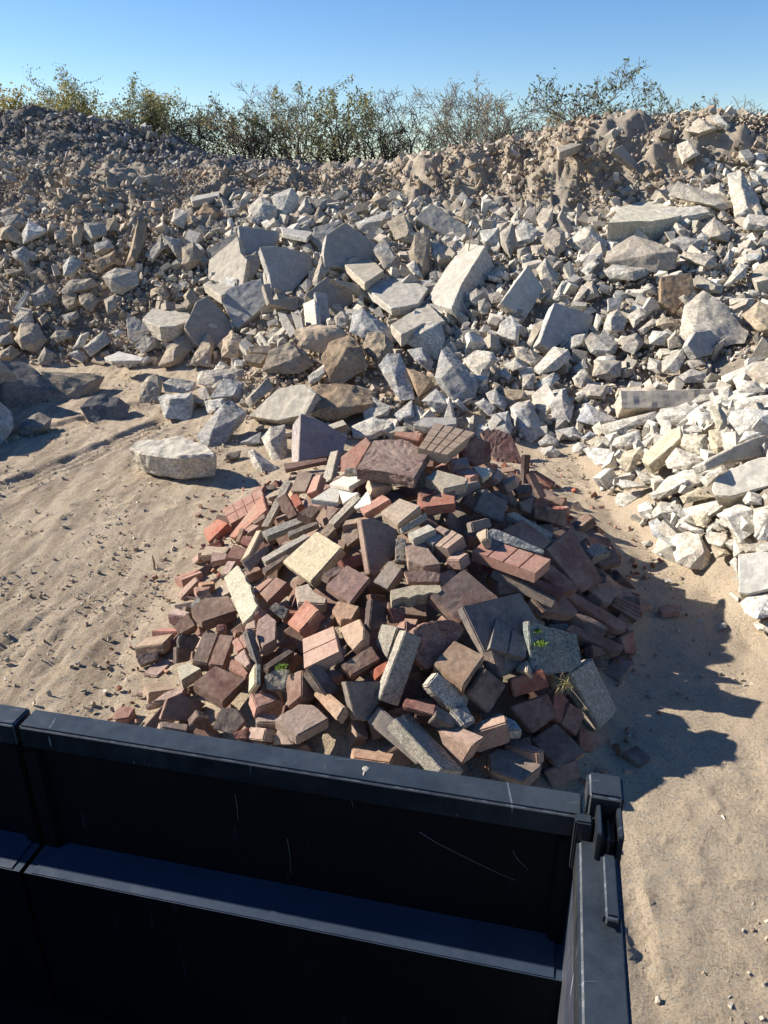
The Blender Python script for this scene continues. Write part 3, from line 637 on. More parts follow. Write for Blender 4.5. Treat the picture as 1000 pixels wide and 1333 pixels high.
for p in [(0, 400, 11.8), (100, 400, 11.8), (0, 300, 13.5), (100, 300, 13.5), (0, 235, 15.5), (150, 232, 15.8), (60, 228, 15.8),
          (0, 150, 22), (60, 147, 22), (140, 156, 22), (200, 170, 22), (240, 192, 22), (285, 216, 22), (-150, 150, 22), (-350, 150, 22), (-150, 235, 15.5), (-350, 235, 15.5), (-150, 400, 11.8), (-350, 400, 11.8),
          (0, 205, 18), (120, 205, 18), (220, 215, 18.5), (-150, 205, 18), (300, 225, 16.8), (400, 228, 16.6), (500, 223, 16.4), (560, 208, 16.0), (620, 202, 15.9), (680, 196, 15.5), (740, 182, 15.0), (800, 174, 14.7), (880, 166, 14.6), (0, 270, 14.7), (150, 270, 14.9),
          (940, 157, 14.5), (1000, 163, 14.5), (1120, 165, 14.5), (1300, 165, 14.5),
          (250, 255, 15.8), (400, 255, 15.7), (500, 262, 15.3), (600, 262, 14.9), (680, 270, 14.4), (760, 275, 13.8), (850, 255, 13.6), (950, 225, 13.7), (1100, 225, 13.6), (1300, 225, 13.6),
          (200, 330, 12.8), (300, 330, 12.8), (400, 330, 12.5), (500, 330, 12.2), (600, 330, 11.8), (700, 340, 11.4), (800, 340, 11), (900, 340, 10.8), (1000, 340, 10.6), (1150, 340, 10.6),
          (200, 400, 11.6), (300, 400, 11.4), (400, 400, 11), (500, 400, 10.8), (600, 400, 10.3), (700, 410, 9.9), (800, 410, 9.7), (900, 410, 9.4), (1000, 410, 9.1), (1150, 410, 9.1),
          (300, 460, 10.5), (420, 440, 9.5), (470, 440, 9.4), (430, 500, 8.5), (450, 520, 8.0), (500, 500, 8.4), (550, 480, 8.8), (600, 500, 8.2), (640, 540, 7.6), (700, 480, 8.9), (700, 545, 7.8), (780, 470, 8.9), (880, 470, 8.5), (980, 465, 8.0), (1150, 465, 7.8)]: cpY(*p)
for p in [(820, 545, .16), (870, 530, .25), (940, 510, .4), (1000, 500, .6), (860, 580, .38), (900, 570, .5), (950, 560, .62), (1000, 560, .85), (930, 620, .5), (985, 620, .75), (870, 640, .25), (930, 670, .33), (985, 700, .4), (950, 725, .18), (1000, 770, .25), (1080, 650, .8), (1200, 700, .8), (1300, 600, .9), (1100, 800, .3)]: cpz(*p)
for x in (-14, -8, -3, 2, 7, 13): CP += [(x, 19.5 if x > -3 else 25, 2.35), (x, 27, 1.7), (x, 32, 1.6)]
CP = np.array(CP)
def rbf(P, smooth=.03):
    d = np.sqrt(((P[:, None, :2]-P[None, :, :2])**2).sum(-1)); n = len(P)
    A = np.zeros((n+1, n+1)); A[:n, :n] = -d+np.eye(n)*(-smooth)*-1; A[:n, n] = 1; A[n, :n] = 1
    c = np.linalg.solve(A, np.append(P[:, 2], 0)); return c
_c = rbf(CP)
GX = np.arange(-16, 16.01, .1); GY = np.arange(-4, 34.01, .1)
gx, gy = np.meshgrid(GX, GY, indexing='ij'); HG = np.full(gx.shape, _c[-1])
for (x, y, z), c in zip(CP, _c[:-1]): HG -= c*np.sqrt((gx-x)**2+(gy-y)**2)
HG = np.maximum(HG, 0); HG[HG < .02] = 0
def bil(G, x, y):
    fx = np.clip((np.asarray(x, float)+16)/.1, 0, len(GX)-1.001); fy = np.clip((np.asarray(y, float)+4)/.1, 0, len(GY)-1.001)
    i = fx.astype(int); j = fy.astype(int); u = fx-i; v = fy-j
    return (G[i, j]*(1-u)+G[i+1, j]*u)*(1-v)+(G[i, j+1]*(1-u)+G[i+1, j+1]*u)*v
# brick pile
BP = [(*onz(a, b, 0), 0) for a, b in [(165, 862), (222, 775), (258, 705), (295, 650), (380, 606), (450, 580), (520, 565), (600, 568), (690, 590), (735, 640), (800, 700), (832, 770), (838, 840), (812, 900), (790, 960), (762, 1020),
      (740, 1060), (600, 1100), (450, 1080), (300, 1040), (150, 940), (100, 900), (150, 750), (200, 650), (300, 580), (900, 700), (900, 850), (880, 1000), (800, 620), (500, 520), (700, 540)]]
BP += [(*onz(a, b, z), z) for a, b, z in [(560, 568, .92), (500, 595, .9), (630, 575, .85), (450, 620, .72), (405, 640, .5), (370, 650, .35), (340, 690, .28), (410, 690, .5), (480, 680, .68), (560, 670, .75), (620, 660, .72), (670, 630, .68), (690, 660, .5), (660, 710, .62), (740, 710, .42), (700, 760, .45),
      (600, 740, .62), (520, 740, .6), (440, 740, .5), (380, 740, .42), (320, 760, .28), (270, 780, .14), (240, 840, .12), (290, 840, .22), (370, 820, .36), (460, 820, .44), (560, 820, .5), (640, 820, .5), (720, 840, .42), (780, 800, .22), (790, 850, .12),
      (280, 900, .18), (360, 900, .28), (450, 900, .34), (540, 900, .38), (630, 900, .36), (700, 910, .28), (760, 910, .22), (220, 920, .08), (300, 950, .14), (400, 960, .2), (500, 960, .24), (600, 970, .22), (700, 980, .14)]]
BP = np.array(BP, float); _b = rbf(BP)
BG = np.full(gx.shape, _b[-1])
for (x, y, z), c in zip(BP, _b[:-1]): BG -= c*np.sqrt((gx-x)**2+(gy-y)**2)
BG[(gx < -2.6) | (gx > 2.2) | (gy < 1.5) | (gy > 7.2)] = 0; BG = np.maximum(BG, 0); BG[BG < .02] = 0
def hit(px, py, G, lift=0.):
    r = ray(px, py); Y = np.arange(1.6, 31, .02); s = Y/r[1]; X = r[0]*s; Z = CAMH+r[2]*s
    c = Z-bil(G, X, Y)-lift; k = np.where(c <= 0)[0]
    i = k[0] if len(k) else int(np.argmin(np.where(Y < 24, c, 9)))
    return np.array([X[i], Y[i], Z[i]])
# ---------------------------------------------------------------- ground
def steps(segs):
    a = [segs[0][0]]
    for s0, s1, d0, d1 in segs:
        x = s0
        while x < s1-1e-6:
            x += d0+(d1-d0)*(x-s0)/(s1-s0); a.append(min(x, s1))
    return np.unique(np.array(a))
xs = steps([(0, 3, .028, .028), (3, 13, .03, .11), (13, 40, .5, 4), (40, 4000, 20, 500)]); xs = np.concatenate([-xs[::-1][:-1], xs])
ys = steps([(-40, -3, 4, 1), (-3, 1.4, .4, .1), (1.4, 8, .026, .028), (8, 19, .035, .08), (19, 30, .12, .4), (30, 60, 1, 4), (60, 5000, 20, 600)])
X, Y = np.meshgrid(xs, ys, indexing='ij')
H = bil(HG, X, Y); far = np.clip((Y-30)/25, 0, 1); H = np.where(Y > 30, bil(HG, X*0, Y*0+30)*(1-far)**2, H)
side = np.clip((np.abs(X)-15)/25, 0, 1); H = H*(1-side)
B = bil(BG, X, Y)
Z = H+B*.5
near = (np.abs(X) < 16) & (Y > -1) & (Y < 32)
rk = np.clip(H/.3, 0, 1)
nz = fbm(X, Y, 1.3, 3, 1)*.025+fbm(X, Y, .3, 4, 3)*.012+fbm(X, Y, .085, 2, 5)*.011
clod = np.clip(fbm(X, Y, .07, 2, 9)-.35, 0, 1)*.05*np.clip(fbm(X, Y, .6, 2, 11)+.35, 0, 1)
# tyre tracks pressed in the dirt on the left: long shallow ruts with tread ribs across
def track(x0, y0, x1, y1, wid, depth, per, skew):
    d = np.array([x1-x0, y1-y0]); Ln = np.hypot(*d); d = d/Ln; nn = np.array([-d[1], d[0]])
    a = (X-x0)*d[0]+(Y-y0)*d[1]; wob = fbm(a, a*0, 1.7, 2, 21)*.06; q = (X-x0)*nn[0]+(Y-y0)*nn[1]+wob
    prof = np.exp(-(q/wid)**4)*np.clip(a/.3, 0, 1)*np.clip((Ln-a)/.3, 0, 1)
    ridge = np.exp(-((np.abs(q)-wid*1.15)/(wid*.25))**2)*np.clip(a/.3, 0, 1)*np.clip((Ln-a)/.3, 0, 1)
    tread = (np.sin((a+skew*np.abs(q))*2*math.pi/per) > .1)*.5+(np.sin(q*2*math.pi/(wid*.55)) > .2)*.6
    brk = .35+.65*np.clip(fbm(X, Y, .5, 3, 23)+.5, 0, 1)
    return (-depth*prof*(.6+.7*tread)+depth*.5*ridge)*brk
trk = 0
for q in [((100, 930), (240, 700), .10, .010), ((40, 900), (190, 690), .10, .010), ((-20, 800), (140, 640), .12, .010), ((0, 640), (230, 545), .16, .05), ((-40, 590), (250, 510), .16, .04), ((20, 700), (300, 640), .11, .012),
          ((860, 1330), (812, 1090), .05, .03), ((-100, 1000), (60, 800), .12, .018)]:
    a, b = onz(*q[0]), onz(*q[1]); trk = trk+track(*a, *b, q[2], q[3], .07, 1.)
qd = (X+2)*.93-(Y-4)*(.30+.1*fbm(X, Y, 2.5, 2, 51)); comb = np.sin(qd*2*math.pi/.075+fbm(X, Y, .5, 3, 53)*2)+.6*np.sin(qd*2*math.pi/.19+1)
msk = np.clip(fbm(X, Y, 1.1, 3, 55)*2.2+.45, 0, 1)*np.clip((-1.0-X)/.6, 0, 1)*np.clip((8.2-Y)/.8, 0, 1)
trk = trk+comb*.0038*msk*(.5+np.clip(fbm(X, Y, .15, 2, 57)+.5, 0, 1))
lump = fbm(X, Y, .8, 5, 31)*.16+np.abs(fbm(X, Y, .35, 4, 37))*.14
bank = np.clip((Y-12.5)/1.5, 0, 1)
Z = Z+np.where(near, (nz+clod+trk)*(1-rk)+(lump*(.4+.35*bank)+bank*1.2*(np.abs(fbm(X+fbm(X, Y, 1.5, 2, 49)*.5, Y*.35, .8, 4, 43))*-.5+.07+fbm(X, Y, .25, 4, 45)*.13)-.06*(1-bank))*rk+fbm(X, Y, .12, 3, 41)*.05*rk, 0)
nx, ny = X.shape; idx = np.arange(nx*ny).reshape(nx, ny)
F = np.stack([idx[:-1, :-1], idx[1:, :-1], idx[1:, 1:], idx[:-1, 1:]], -1).reshape(-1, 4)
gme = npmesh('ground', np.stack([X, Y, Z], -1).reshape(-1, 3), F, True)
gm = bpy.data.materials.new('dirt'); gm.use_nodes = True; nt = gm.node_tree; nt.nodes.clear(); L = nt.links.new
out = N(nt, 'ShaderNodeOutputMaterial'); bs = N(nt, 'ShaderNodeBsdfPrincipled'); L(bs.outputs[0], out.inputs[0]); bs.inputs['Roughness'].default_value = .95; bs.inputs['Specular IOR Level'].default_value = .15
g = N(nt, 'ShaderNodeNewGeometry'); vec = g.outputs['Position']
c = mix(nt, noise_(nt, vec, 1.1, 6, .65), (.50, .385, .265), (.82, .67, .48))
c = mix(nt, ramp(nt, noise_(nt, vec, .55, 5, .7), [(.52, 0.), (.68, .55)]), c, (.34, .29, .235))
c = mix(nt, ramp(nt, noise_(nt, vec, 26, 5, .8), [(.55, 0.), (.66, .6)]), c, (.30, .24, .175))
c = mix(nt, ramp(nt, noise_(nt, vec, 90, 3, .8), [(.36, .7), (.48, 0.)]), c, (.24, .195, .15))
sp3 = N(nt, 'ShaderNodeSeparateXYZ'); L(vec, sp3.inputs[0])
mpt = N(nt, 'ShaderNodeMapping'); mpt.inputs['Rotation'].default_value = (0, 0, .33); mpt.inputs['Scale'].default_value = (7., .9, 1.); L(vec, mpt.inputs[0])
strk = ramp(nt, noise_(nt, mpt.outputs[0], 1., 6, .7), [(.44, 0.), (.6, .8)]); lft = N(nt, 'ShaderNodeMapRange'); L(sp3.outputs[0], lft.inputs[0]); lft.inputs[1].default_value = -.6; lft.inputs[2].default_value = -1.6
c = mix(nt, mix(nt, lft.outputs[0], (0, 0, 0), strk), c, (.31, .235, .165))
zr = ramp(nt, sp3.outputs[2], [(.1, 0.), (.35, 1.)])
soil = mix(nt, ramp(nt, noise_(nt, vec, .8, 6, .7), [(.4, 0.), (.6, 1.)]), (.32, .27, .21), (.47, .385, .285))
soil = mix(nt, ramp(nt, noise_(nt, vec, 9, 6, .8), [(.45, 0.), (.6, .6)]), soil, (.36, .31, .25))
yr = ramp(nt, N(nt, 'ShaderNodeMath', operation='MULTIPLY').outputs[0], [(.42, 0.), (.5, 1.)])
ml = nt.nodes[-2] if False else [n for n in nt.nodes if n.type == 'MATH'][-1]; L(sp3.outputs[1], ml.inputs[0]); ml.inputs[1].default_value = 1/40
dgrey = mix(nt, noise_(nt, vec, 2, 6, .7), (.12, .105, .09), (.22, .195, .17))
soil = mix(nt, yr, soil, dgrey)
c = mix(nt, zr, c, soil)
vo = N(nt, 'ShaderNodeTexVoronoi'); vo.inputs['Scale'].default_value = 70; L(vec, vo.inputs['Vector'])
sv = N(nt, 'ShaderNodeSeparateColor'); L(vo.outputs['Color'], sv.inputs[0])
c = mix(nt, ramp(nt, sv.outputs[0], [(.86, 0.), (.9, .55)]), c, (.5, .45, .37))
L(c, bs.inputs['Base Color'])
b1 = N(nt, 'ShaderNodeBump'); b1.inputs['Strength'].default_value = .7; b1.inputs['Distance'].default_value = .03; L(noise_(nt, vec, 14, 10, .85), b1.inputs['Height'])
b2 = N(nt, 'ShaderNodeBump'); b2.inputs['Strength'].default_value = 1.; b2.inputs['Distance'].default_value = .025; L(noise_(nt, vec, 60, 5, .8), b2.inputs['Height']); L(b1.outputs[0], b2.inputs['Normal']); L(b2.outputs[0], bs.inputs['Normal'])
tag(link('ground', gme, gm), kind='structure')
# ---------------------------------------------------------------- solids
HINT = {k: Vector(v).normalized() for k, v in dict(u=(0, -.12, 1), l=(-.5, -.2, .85), L=(-.8, -.35, .5), r=(.45, -.3, .85), R=(.75, -.4, .5), f=(0, -.72, .68), g=(.42, -.7, .58), h=(-.45, -.65, .6)).items()}
fib = []
for i in range(1400):
    z = 1-2*(i+.5)/1400; a = i*2.399963; q = math.sqrt(1-z*z); fib.append((q*math.cos(a), q*math.sin(a), z))
fib = np.array(fib); fib = fib[fib[:, 2] > .05]
def backproj(pts, c, n):
    out = []; o = np.array([0, 0, CAMH]); n = np.asarray(n)
    for p in pts:
        r = ray(*p); out.append(o+r*(np.dot(c-o, n)/np.dot(r, n)))
    return np.array(out)
def solve_normal(pts, c, hint):
    if len(pts) != 4: return np.array(hint)
    o = np.array([0, 0, CAMH]); R = np.array([ray(*p) for p in pts]); rc = (c-o)
    h = np.array(hint); cand = fib[(fib@h > .5) & (fib@(rc/np.linalg.norm(rc)) < -.22)]
    if not len(cand): return h
    den = R@cand.T; P = R[:, None, :]*((cand@rc)[None, :]/den)[..., None]     # 4,m,3
    e = [P[(i+1) % 4]-P[i] for i in range(4)]; ln = [np.linalg.norm(x, axis=1) for x in e]; cost = 0
    for i in range(4):
        j = (i+1) % 4; cost = cost+((e[i]*e[j]).sum(1)/(ln[i]*ln[j]))**2
    area = ln[0]*ln[1]; cost = cost+.8*(1-cand@h)+.02*np.maximum(ln[0], ln[1])/np.minimum(ln[0], ln[1])
    cost = np.where((den > -1e-3).any(0), 99, cost)
    return cand[int(np.argmin(cost))]
def poly_area_center(pts):
    p = np.array(pts, float); x, y = p[:, 0], p[:, 1]; x2, y2 = np.roll(x, -1), np.roll(y, -1); k = x*y2-x2*y; A = k.sum()/2
    return abs(A), np.array([((x+x2)*k).sum()/(6*A), ((y+y2)*k).sum()/(6*A)])
DEPTH = np.full((1400, 1100), 1e9)        # where the hand placed pieces already stand
def stamp(pts, d):
    p = np.array(pts); x0, y0 = np.floor(p.min(0)).astype(int); x1, y1 = np.ceil(p.max(0)).astype(int)
    x0 = max(x0, 0); y0 = max(y0, 0); x1 = min(x1, 1099); y1 = min(y1, 1399)
    if x1 <= x0 or y1 <= y0: return
    yy, xx = np.mgrid[y0:y1+1, x0:x1+1]; ins = np.zeros(yy.shape, bool); n = len(p)
    for i in range(n):
        (xa, ya), (xb, yb) = p[i], p[(i+1) % n]
        if ya == yb: continue
        ins ^= ((yy < ya) != (yy < yb)) & (xx < (xb-xa)*(yy-ya)/(yb-ya)+xa)
    s = DEPTH[y0:y1+1, x0:x1+1]; s[ins] = np.minimum(s[ins], d)
def prism_bm(bm, top, n, th, shrink=0., jit=0.):
    c = top.mean(0); m = len(top)
    a = [bm.verts.new(p) for p in top]
    b = [bm.verts.new(c+(p-c)*(1-shrink*(.5+rnd.random()))-n*th*(1+jit*rnd.uniform(-1, 1))) for p in top]
    A = 0
    for i in range(m): A += np.dot(np.cross(top[i]-c, top[(i+1) % m]-c), n)
    fs = [bm.faces.new(a if A > 0 else a[::-1]), bm.faces.new(b[::-1] if A > 0 else b)]
    for i in range(m):
        j = (i+1) % m; q = [a[i], b[i], b[j], a[j]]; fs.append(bm.faces.new(q if A > 0 else q[::-1]))
    return fs
def finish(bm, origin, name, mat, bevel=0., sub=0, rough=0., freq=6., seed=0, smooth=False):
    bmesh.ops.recalc_face_normals(bm, faces=bm.faces)
    if bevel: bmesh.ops.bevel(bm, geom=list(bm.edges), offset=bevel, segments=1, affect='EDGES', clamp_overlap=True)
    if sub:
        bmesh.ops.triangulate(bm, faces=bm.faces)
        for k in range(sub):
            es = [e for e in bm.edges if e.calc_length() > rough*1.6]
            if not es: break
            bmesh.ops.subdivide_edges(bm, edges=es, cuts=1, use_grid_fill=False)
            bmesh.ops.triangulate(bm, faces=[f for f in bm.faces if len(f.verts) > 3])
    if rough:
        bm.normal_update(); o = Vector((seed*3.7, seed*1.3, 0))
        for v in bm.verts:
            q = v.co*freq+o
            v.co += v.normal*rough*(mnoise.fractal(q, 1.0, 2.0, 3)*1.0)+Vector(mnoise.noise_vector(q*2.3))*rough*.45
    me = bpy.data.meshes.new(name)
    bmesh.ops.translate(bm, verts=bm.verts, vec=-Vector(origin))
    bm.to_mesh(me); bm.free()
    if smooth:
        for p in me.polygons: p.use_smooth = True
    return link(name, me, mat, loc=origin)
ENT = []   # (object, px, py, area, colour word, noun, label, family)
CW_B = dict(o='orange', s='rose', t='tan', b='brown', d='dark red', r='maroon', k='dark brown', g='grey', G='pale grey', n='slate', p='purple brown', c='cream', y='yellow', w='off white', m='mossy grey')
CW_R = dict(w='white', l='pale', t='tan', g='grey', n='blue grey', b='brown', d='earthy tan', k='dark grey', c='cream', p='purple grey', B='bluish')
def parse_pts(s): return [tuple(float(v) for v in q.split(',')) for q in s.split()]
def grid_cells(top, n, th, nxny, bm):
    """raised cells with narrow joints between, on a body a little lower"""
    a, b, c, d = top; k, l = nxny; gap = .004
    prism_bm(bm, top-n*.006, n, th-.006)
    L1 = np.linalg.norm(b-a); L2 = np.linalg.norm(d-a)
    P = lambda s, t: (a*(1-s)+b*s)*(1-t)+(d*(1-s)+c*s)*t
    for i in range(k):
        for j in range(l):
            s0, s1 = i/k+(gap/L1 if i else .0), (i+1)/k-(gap/L1 if i < k-1 else 0)
            t0, t1 = j/l+(gap/L2 if j else .0), (j+1)/l-(gap/L2 if j < l-1 else 0)
            sh = .0015
            prism_bm(bm, np.array([P(s0+sh, t0+sh), P(s1-sh, t0+sh), P(s1-sh, t1-sh), P(s0+sh, t1-sh)]), n, .0075)
i_ = 0
for ln in BRICKS.strip().splitlines():
    f = ln.split('|'); hn, col, th, lift = f[0].split(); pts = parse_pts(f[1]); noun = f[2]; lab = f[3]; pat = f[4] if len(f) > 4 else None
    i_ += 1
    A, pc = poly_area_center(pts); r3 = random.Random(i_)
    c = hit(*pc, BG, lift=.012*float(lift)+.02)
    if float(lift) == 0: c = hit(*pc, BG, lift=.045)
    n = solve_normal(pts, c, HINT[hn]); top = backproj(pts, c, n); th = float(th)/100
    bm = bmesh.new()
    if pat and len(pts) == 4: grid_cells(top, n, th, [int(v) for v in pat.split('x')], bm); bv = 0
    else:
        prism_bm(bm, top, n, th); bv = .0035
    rgh = dict(r=.006, g=.0028, m=.0035, y=.0015, G=.003).get(col, .0018)
    if pat: rgh = .0012
    if bv: bmesh.ops.bevel(bm, geom=list(bm.edges), offset=bv+r3.random()*.003, segments=2, affect='EDGES', clamp_overlap=True); 
    o = finish(bm, tuple(c), noun if noun != 'slab' else 'large_paver', BM[col], 0, 3 if not pat else 0, rgh, 30, i_)
    ENT.append(dict(o=o, px=pc[0], py=pc[1], size=math.sqrt(A)*np.linalg.norm(c-[0, 0, CAMH])/FPX, col=CW_B[col], noun={'slab': 'slab'}.get(noun, noun), label=lab or None, fam='brick'))
    stamp(pts, np.linalg.norm(c-[0, 0, CAMH]))
BRICK_DEPTH = DEPTH.copy()
# filler bricks lying in the gaps between them
cell = []
y = 1.75
cols = list('sstbbdkpgobtsdbd'); fills = 0
cand = []
for k in range(5000):
    x = rng.uniform(-2.2, 1.9); y = rng.uniform(1.7, 6.9); h = bil(BG, x, y)
    if h < .07: continue
    cand.append((x, y, float(h)))
placed = []
def covered(px, py, rad):
    k = 0
    for ax, ay in ((0, 0), (rad, 0), (-rad, 0), (0, rad), (0, -rad)):
        k += DEPTH[int(min(max(py+ay, 0), 1399)), int(min(max(px+ax, 0), 1099))] < 1e8
    return k
for x, y, h in cand:
    if any((x-a)**2+(y-b)**2 < .13**2 for a, b, _, _ in placed): continue
    px, py, d = proj(x, y, h); placed.append((x, y, h, covered(px, py, 12)))
placed.sort(key=lambda q: q[3])
MASS = bmesh.new()
rf = random.Random(3)
proto_sizes = [(.20, .10, .06), (.20, .10, .06), (.15, .15, .06), (.22, .11, .07), (.10, .10, .06), (.16, .09, .06)]
for x, y, h, cv in placed:
    L_, W_, T_ = rf.choice(proto_sizes); px, py, d = proj(x, y, h)
    slope = Vector((-(bil(BG, x+.15, y)-bil(BG, x-.15, y))/.3, -(bil(BG, x, y+.15)-bil(BG, x, y-.15))/.3, 1)).normalized()
    q = slope.to_track_quat('Z', 'Y').to_matrix().to_4x4() @ Matrix.Rotation(rf.uniform(0, 6.3), 4, 'Z') @ Matrix.Rotation(rf.gauss(0, .45), 4, 'X') @ Matrix.Rotation(rf.gauss(0, .35), 4, 'Y')
    zc = h-.055-.017*cv-rf.random()*.03
    zc = max(zc, .02)
    M = Matrix.Translation((x, y, zc)) @ q
    if fills >= 98 or cv >= 4:
        bmesh.ops.create_cube(MASS, size=1, matrix=M @ Matrix.Diagonal((L_, W_, T_, 1))); continue
    bm = bmesh.new(); bmesh.ops.create_cube(bm, size=1, matrix=M @ Matrix.Diagonal((L_*rf.uniform(.8, 1.1), W_, T_, 1)))
    bmesh.ops.bevel(bm, geom=list(bm.edges), offset=.005, segments=2, affect='EDGES')
    ck = rf.choice(cols)
    o = finish(bm, (x, y, zc), 'brick', BM[ck], 0, 2, .003, 25, fills); fills += 1
    ENT.append(dict(o=o, px=px, py=py, size=math.sqrt(L_*W_), col=CW_B[ck], noun='half buried brick', label=None, fam='brick'))
bmesh.ops.bevel(MASS, geom=list(MASS.edges), offset=.004, segments=1, affect='EDGES')
me = bpy.data.meshes.new('buried_bricks'); MASS.to_mesh(me); MASS.free()
tag(link('buried_bricks', me, BM['b']), 'buried bricks deep in the gaps of the pile', 'bricks', kind='stuff')
# ---------------------------------------------------------------- concrete pieces
i_ = 0
for ln in ROCKS.strip().splitlines():
    f = ln.split('|'); hd = f[0].split(); pts = parse_pts(f[1]); lab = f[2] if len(f) > 2 else None; i_ += 1
    A, pc = poly_area_center(pts); rr = random.Random(i_*7+1); o3 = np.array([0, 0, CAMH])
    pp = np.array(pts)
    if hd[0] == 'S':
        hn, col, th = hd[1], hd[2], float(hd[3])/100
        c = hit(*pc, HG, lift=.22)
        n0 = np.array(HINT[hn])
        if (hn, col) == ('u', 'w') or lab and 'flat topped' in lab:
            c = np.append(onz(*pc, .26), .26); n0 = np.array(Vector((-.05, -.08, 1)).normalized())
        n = n0; top = backproj(pts, c, n)
        bm = bmesh.new(); flat = bool(lab and 'flat topped' in lab); prism_bm(bm, top, n, th, .09 if flat else .04, .15)
        sz = math.sqrt(A)*np.linalg.norm(c-o3)/FPX; nv = Vector(n)
        o = finish(bm, tuple(c), 'broken_concrete', RM[col], (.02 if flat else .008), 4, .013 if flat else min(.008, .012*sz+.003), 7, i_); noun = 'slab'; o.data.materials.append(CAST[col]); o.data.polygons.foreach_set('material_index', [1 if f_.normal.dot(nv) > .86 else 0 for f_ in o.data.polygons])
        stamp(pts, np.linalg.norm(c-o3))
    else:
        col = hd[1]
        # stand on the surface: depth from the lower part of the outline
        low = pp[pp[:, 1] > pc[1]]; basep = (low.mean(0)+pc)/2
        c0 = hit(basep[0], basep[1], HG, lift=.02); c0 = hit(basep[0], basep[1], HG, lift=.10) if bil(HG, c0[0], c0[1]) > .12 else c0
        sz = math.sqrt(A)*np.linalg.norm(c0-o3)/FPX
        d0 = np.linalg.norm(c0-o3)+(0 if bil(HG, c0[0], c0[1]) > .12 else -.05*sz)
        rc = ray(*pc); rc = rc/np.linalg.norm(rc); c = o3+rc*d0
        P = []
        for p in pts:
            r = ray(*p); r = r/np.linalg.norm(r); k = d0/np.dot(r, rc)
            up = (pc[1]-p[1])*d0/FPX          # the upper rim lies farther back: the rock leans with its bed
            P.append(o3+r*(k+up*.7+rr.uniform(-.22, .1)*sz))
        P = np.array(P); ex = np.array([1, 0, 0]); 
        for q in range(rr.choice([3, 4, 4, 5])):    # front knuckles that make the facets
            p = pp[rr.randrange(len(pp))]; t = rr.uniform(.25, .7); m = pc+(p-pc)*t
            r = ray(*m); r = r/np.linalg.norm(r); up = (pc[1]-m[1])*d0/FPX
            P = np.vstack([P, o3+r*(d0+up*.7-sz*rr.uniform(.22, .42))])
        for q in range(4):
            p = pp[rr.randrange(len(pp))]; m = pc+(p-pc)*.6; r = ray(*m); r = r/np.linalg.norm(r)
            P = np.vstack([P, o3+r*(d0+sz*rr.uniform(.4, .7))])
        bm = bmesh.new()
        for p in P: bm.verts.new(p)
        res = bmesh.ops.convex_hull(bm, input=bm.verts)
        bmesh.ops.delete(bm, geom=[v for v in bm.verts if not v.link_faces], context='VERTS')
        big = sz > .25
        bmesh.ops.dissolve_limit(bm, angle_limit=R_(9), verts=bm.verts, edges=bm.edges)
        bmesh.ops.bevel(bm, geom=list(bm.edges), offset=sz*.012, segments=1, affect='EDGES', clamp_overlap=True)
        isd = hd[0] == 'D' or col == 'd'
        o = finish(bm, tuple(c), 'dirt_boulder' if isd else 'concrete_chunk', RM[col], 0, 4 if big else 3, min(.02, sz*(.075 if isd else .028)), 2.2/max(sz, .15), i_)
        noun = 'earthy boulder' if isd else 'chunk'
        stamp(pts, d0-.1)
    ENT.append(dict(o=o, px=pc[0], py=pc[1], size=sz, col=CW_R[col], noun=noun, label=lab or None, fam='rock'))
# the heap that goes on left of the frame and throws its shadow over the track
for q, (bx, by, bs) in enumerate([(-5.0, 7.75, 1.15), (-5.9, 8.3, 1.6), (-4.75, 8.75, .9), (-4.5, 7.1, .6), (-6.2, 7.2, 1.2)]):
    bm = bmesh.new(); rr = random.Random(900+q)
    for t in range(16):
        v = Vector((rr.gauss(0, 1), rr.gauss(0, 1), rr.gauss(0, 1))).normalized(); bm.verts.new(Vector((bx, by, bs*.36))+Vector((v.x*.62, v.y*.55, v.z*.45))*bs)
    bmesh.ops.convex_hull(bm, input=bm.verts); bmesh.ops.delete(bm, geom=[v for v in bm.verts if not v.link_faces], context='VERTS')
    o = finish(bm, (bx, by, bs*.3), 'concrete_chunk', RM['g'], 0, 3, .03, 2, 900+q)
    tag(o, 'big grey chunks of the heap beyond the left edge', 'rubble', kind='stuff')
# small rubble nobody could count
def shapes(n, seed):
    out = []; rs = np.random.default_rng(seed)
    for k in range(n):
        bm = bmesh.new(); boxy = k % 2
        for q in range(14):
            if boxy: v = np.array([rs.choice([-1, 1]), rs.choice([-1, 1]), rs.choice([-1, 1])])*rs.uniform(.62, 1., 3)
            else: v = rs.normal(size=3); v = v/np.linalg.norm(v)*rs.uniform(.75, 1.1)
            bm.verts.new(v*.5)
        bmesh.ops.convex_hull(bm, input=bm.verts)
        bmesh.ops.delete(bm, geom=[v for v in bm.verts if not v.link_faces], context='VERTS')
        bmesh.ops.triangulate(bm, faces=bm.faces)
        bmesh.ops.recalc_face_normals(bm, faces=bm.faces)
        bm.verts.ensure_lookup_table(); bm.verts.index_update()
        out.append((np.array([v.co[:] for v in bm.verts]), np.array([[v.index for v in f.verts] for f in bm.faces]))); bm.free()
    return out
SH = shapes(24, 5)
def rotm(n, rs):
    q = rs.normal(size=(n, 4)); q /= np.linalg.norm(q, axis=1)[:, None]; a, b, c, d = q.T
    return np.stack([1-2*(c*c+d*d), 2*(b*c-a*d), 2*(b*d+a*c), 2*(b*c+a*d), 1-2*(b*b+d*d), 2*(c*d-a*b), 2*(b*d-a*c), 2*(c*d+a*b), 1-2*(b*b+c*c)], 1).reshape(n, 3, 3)
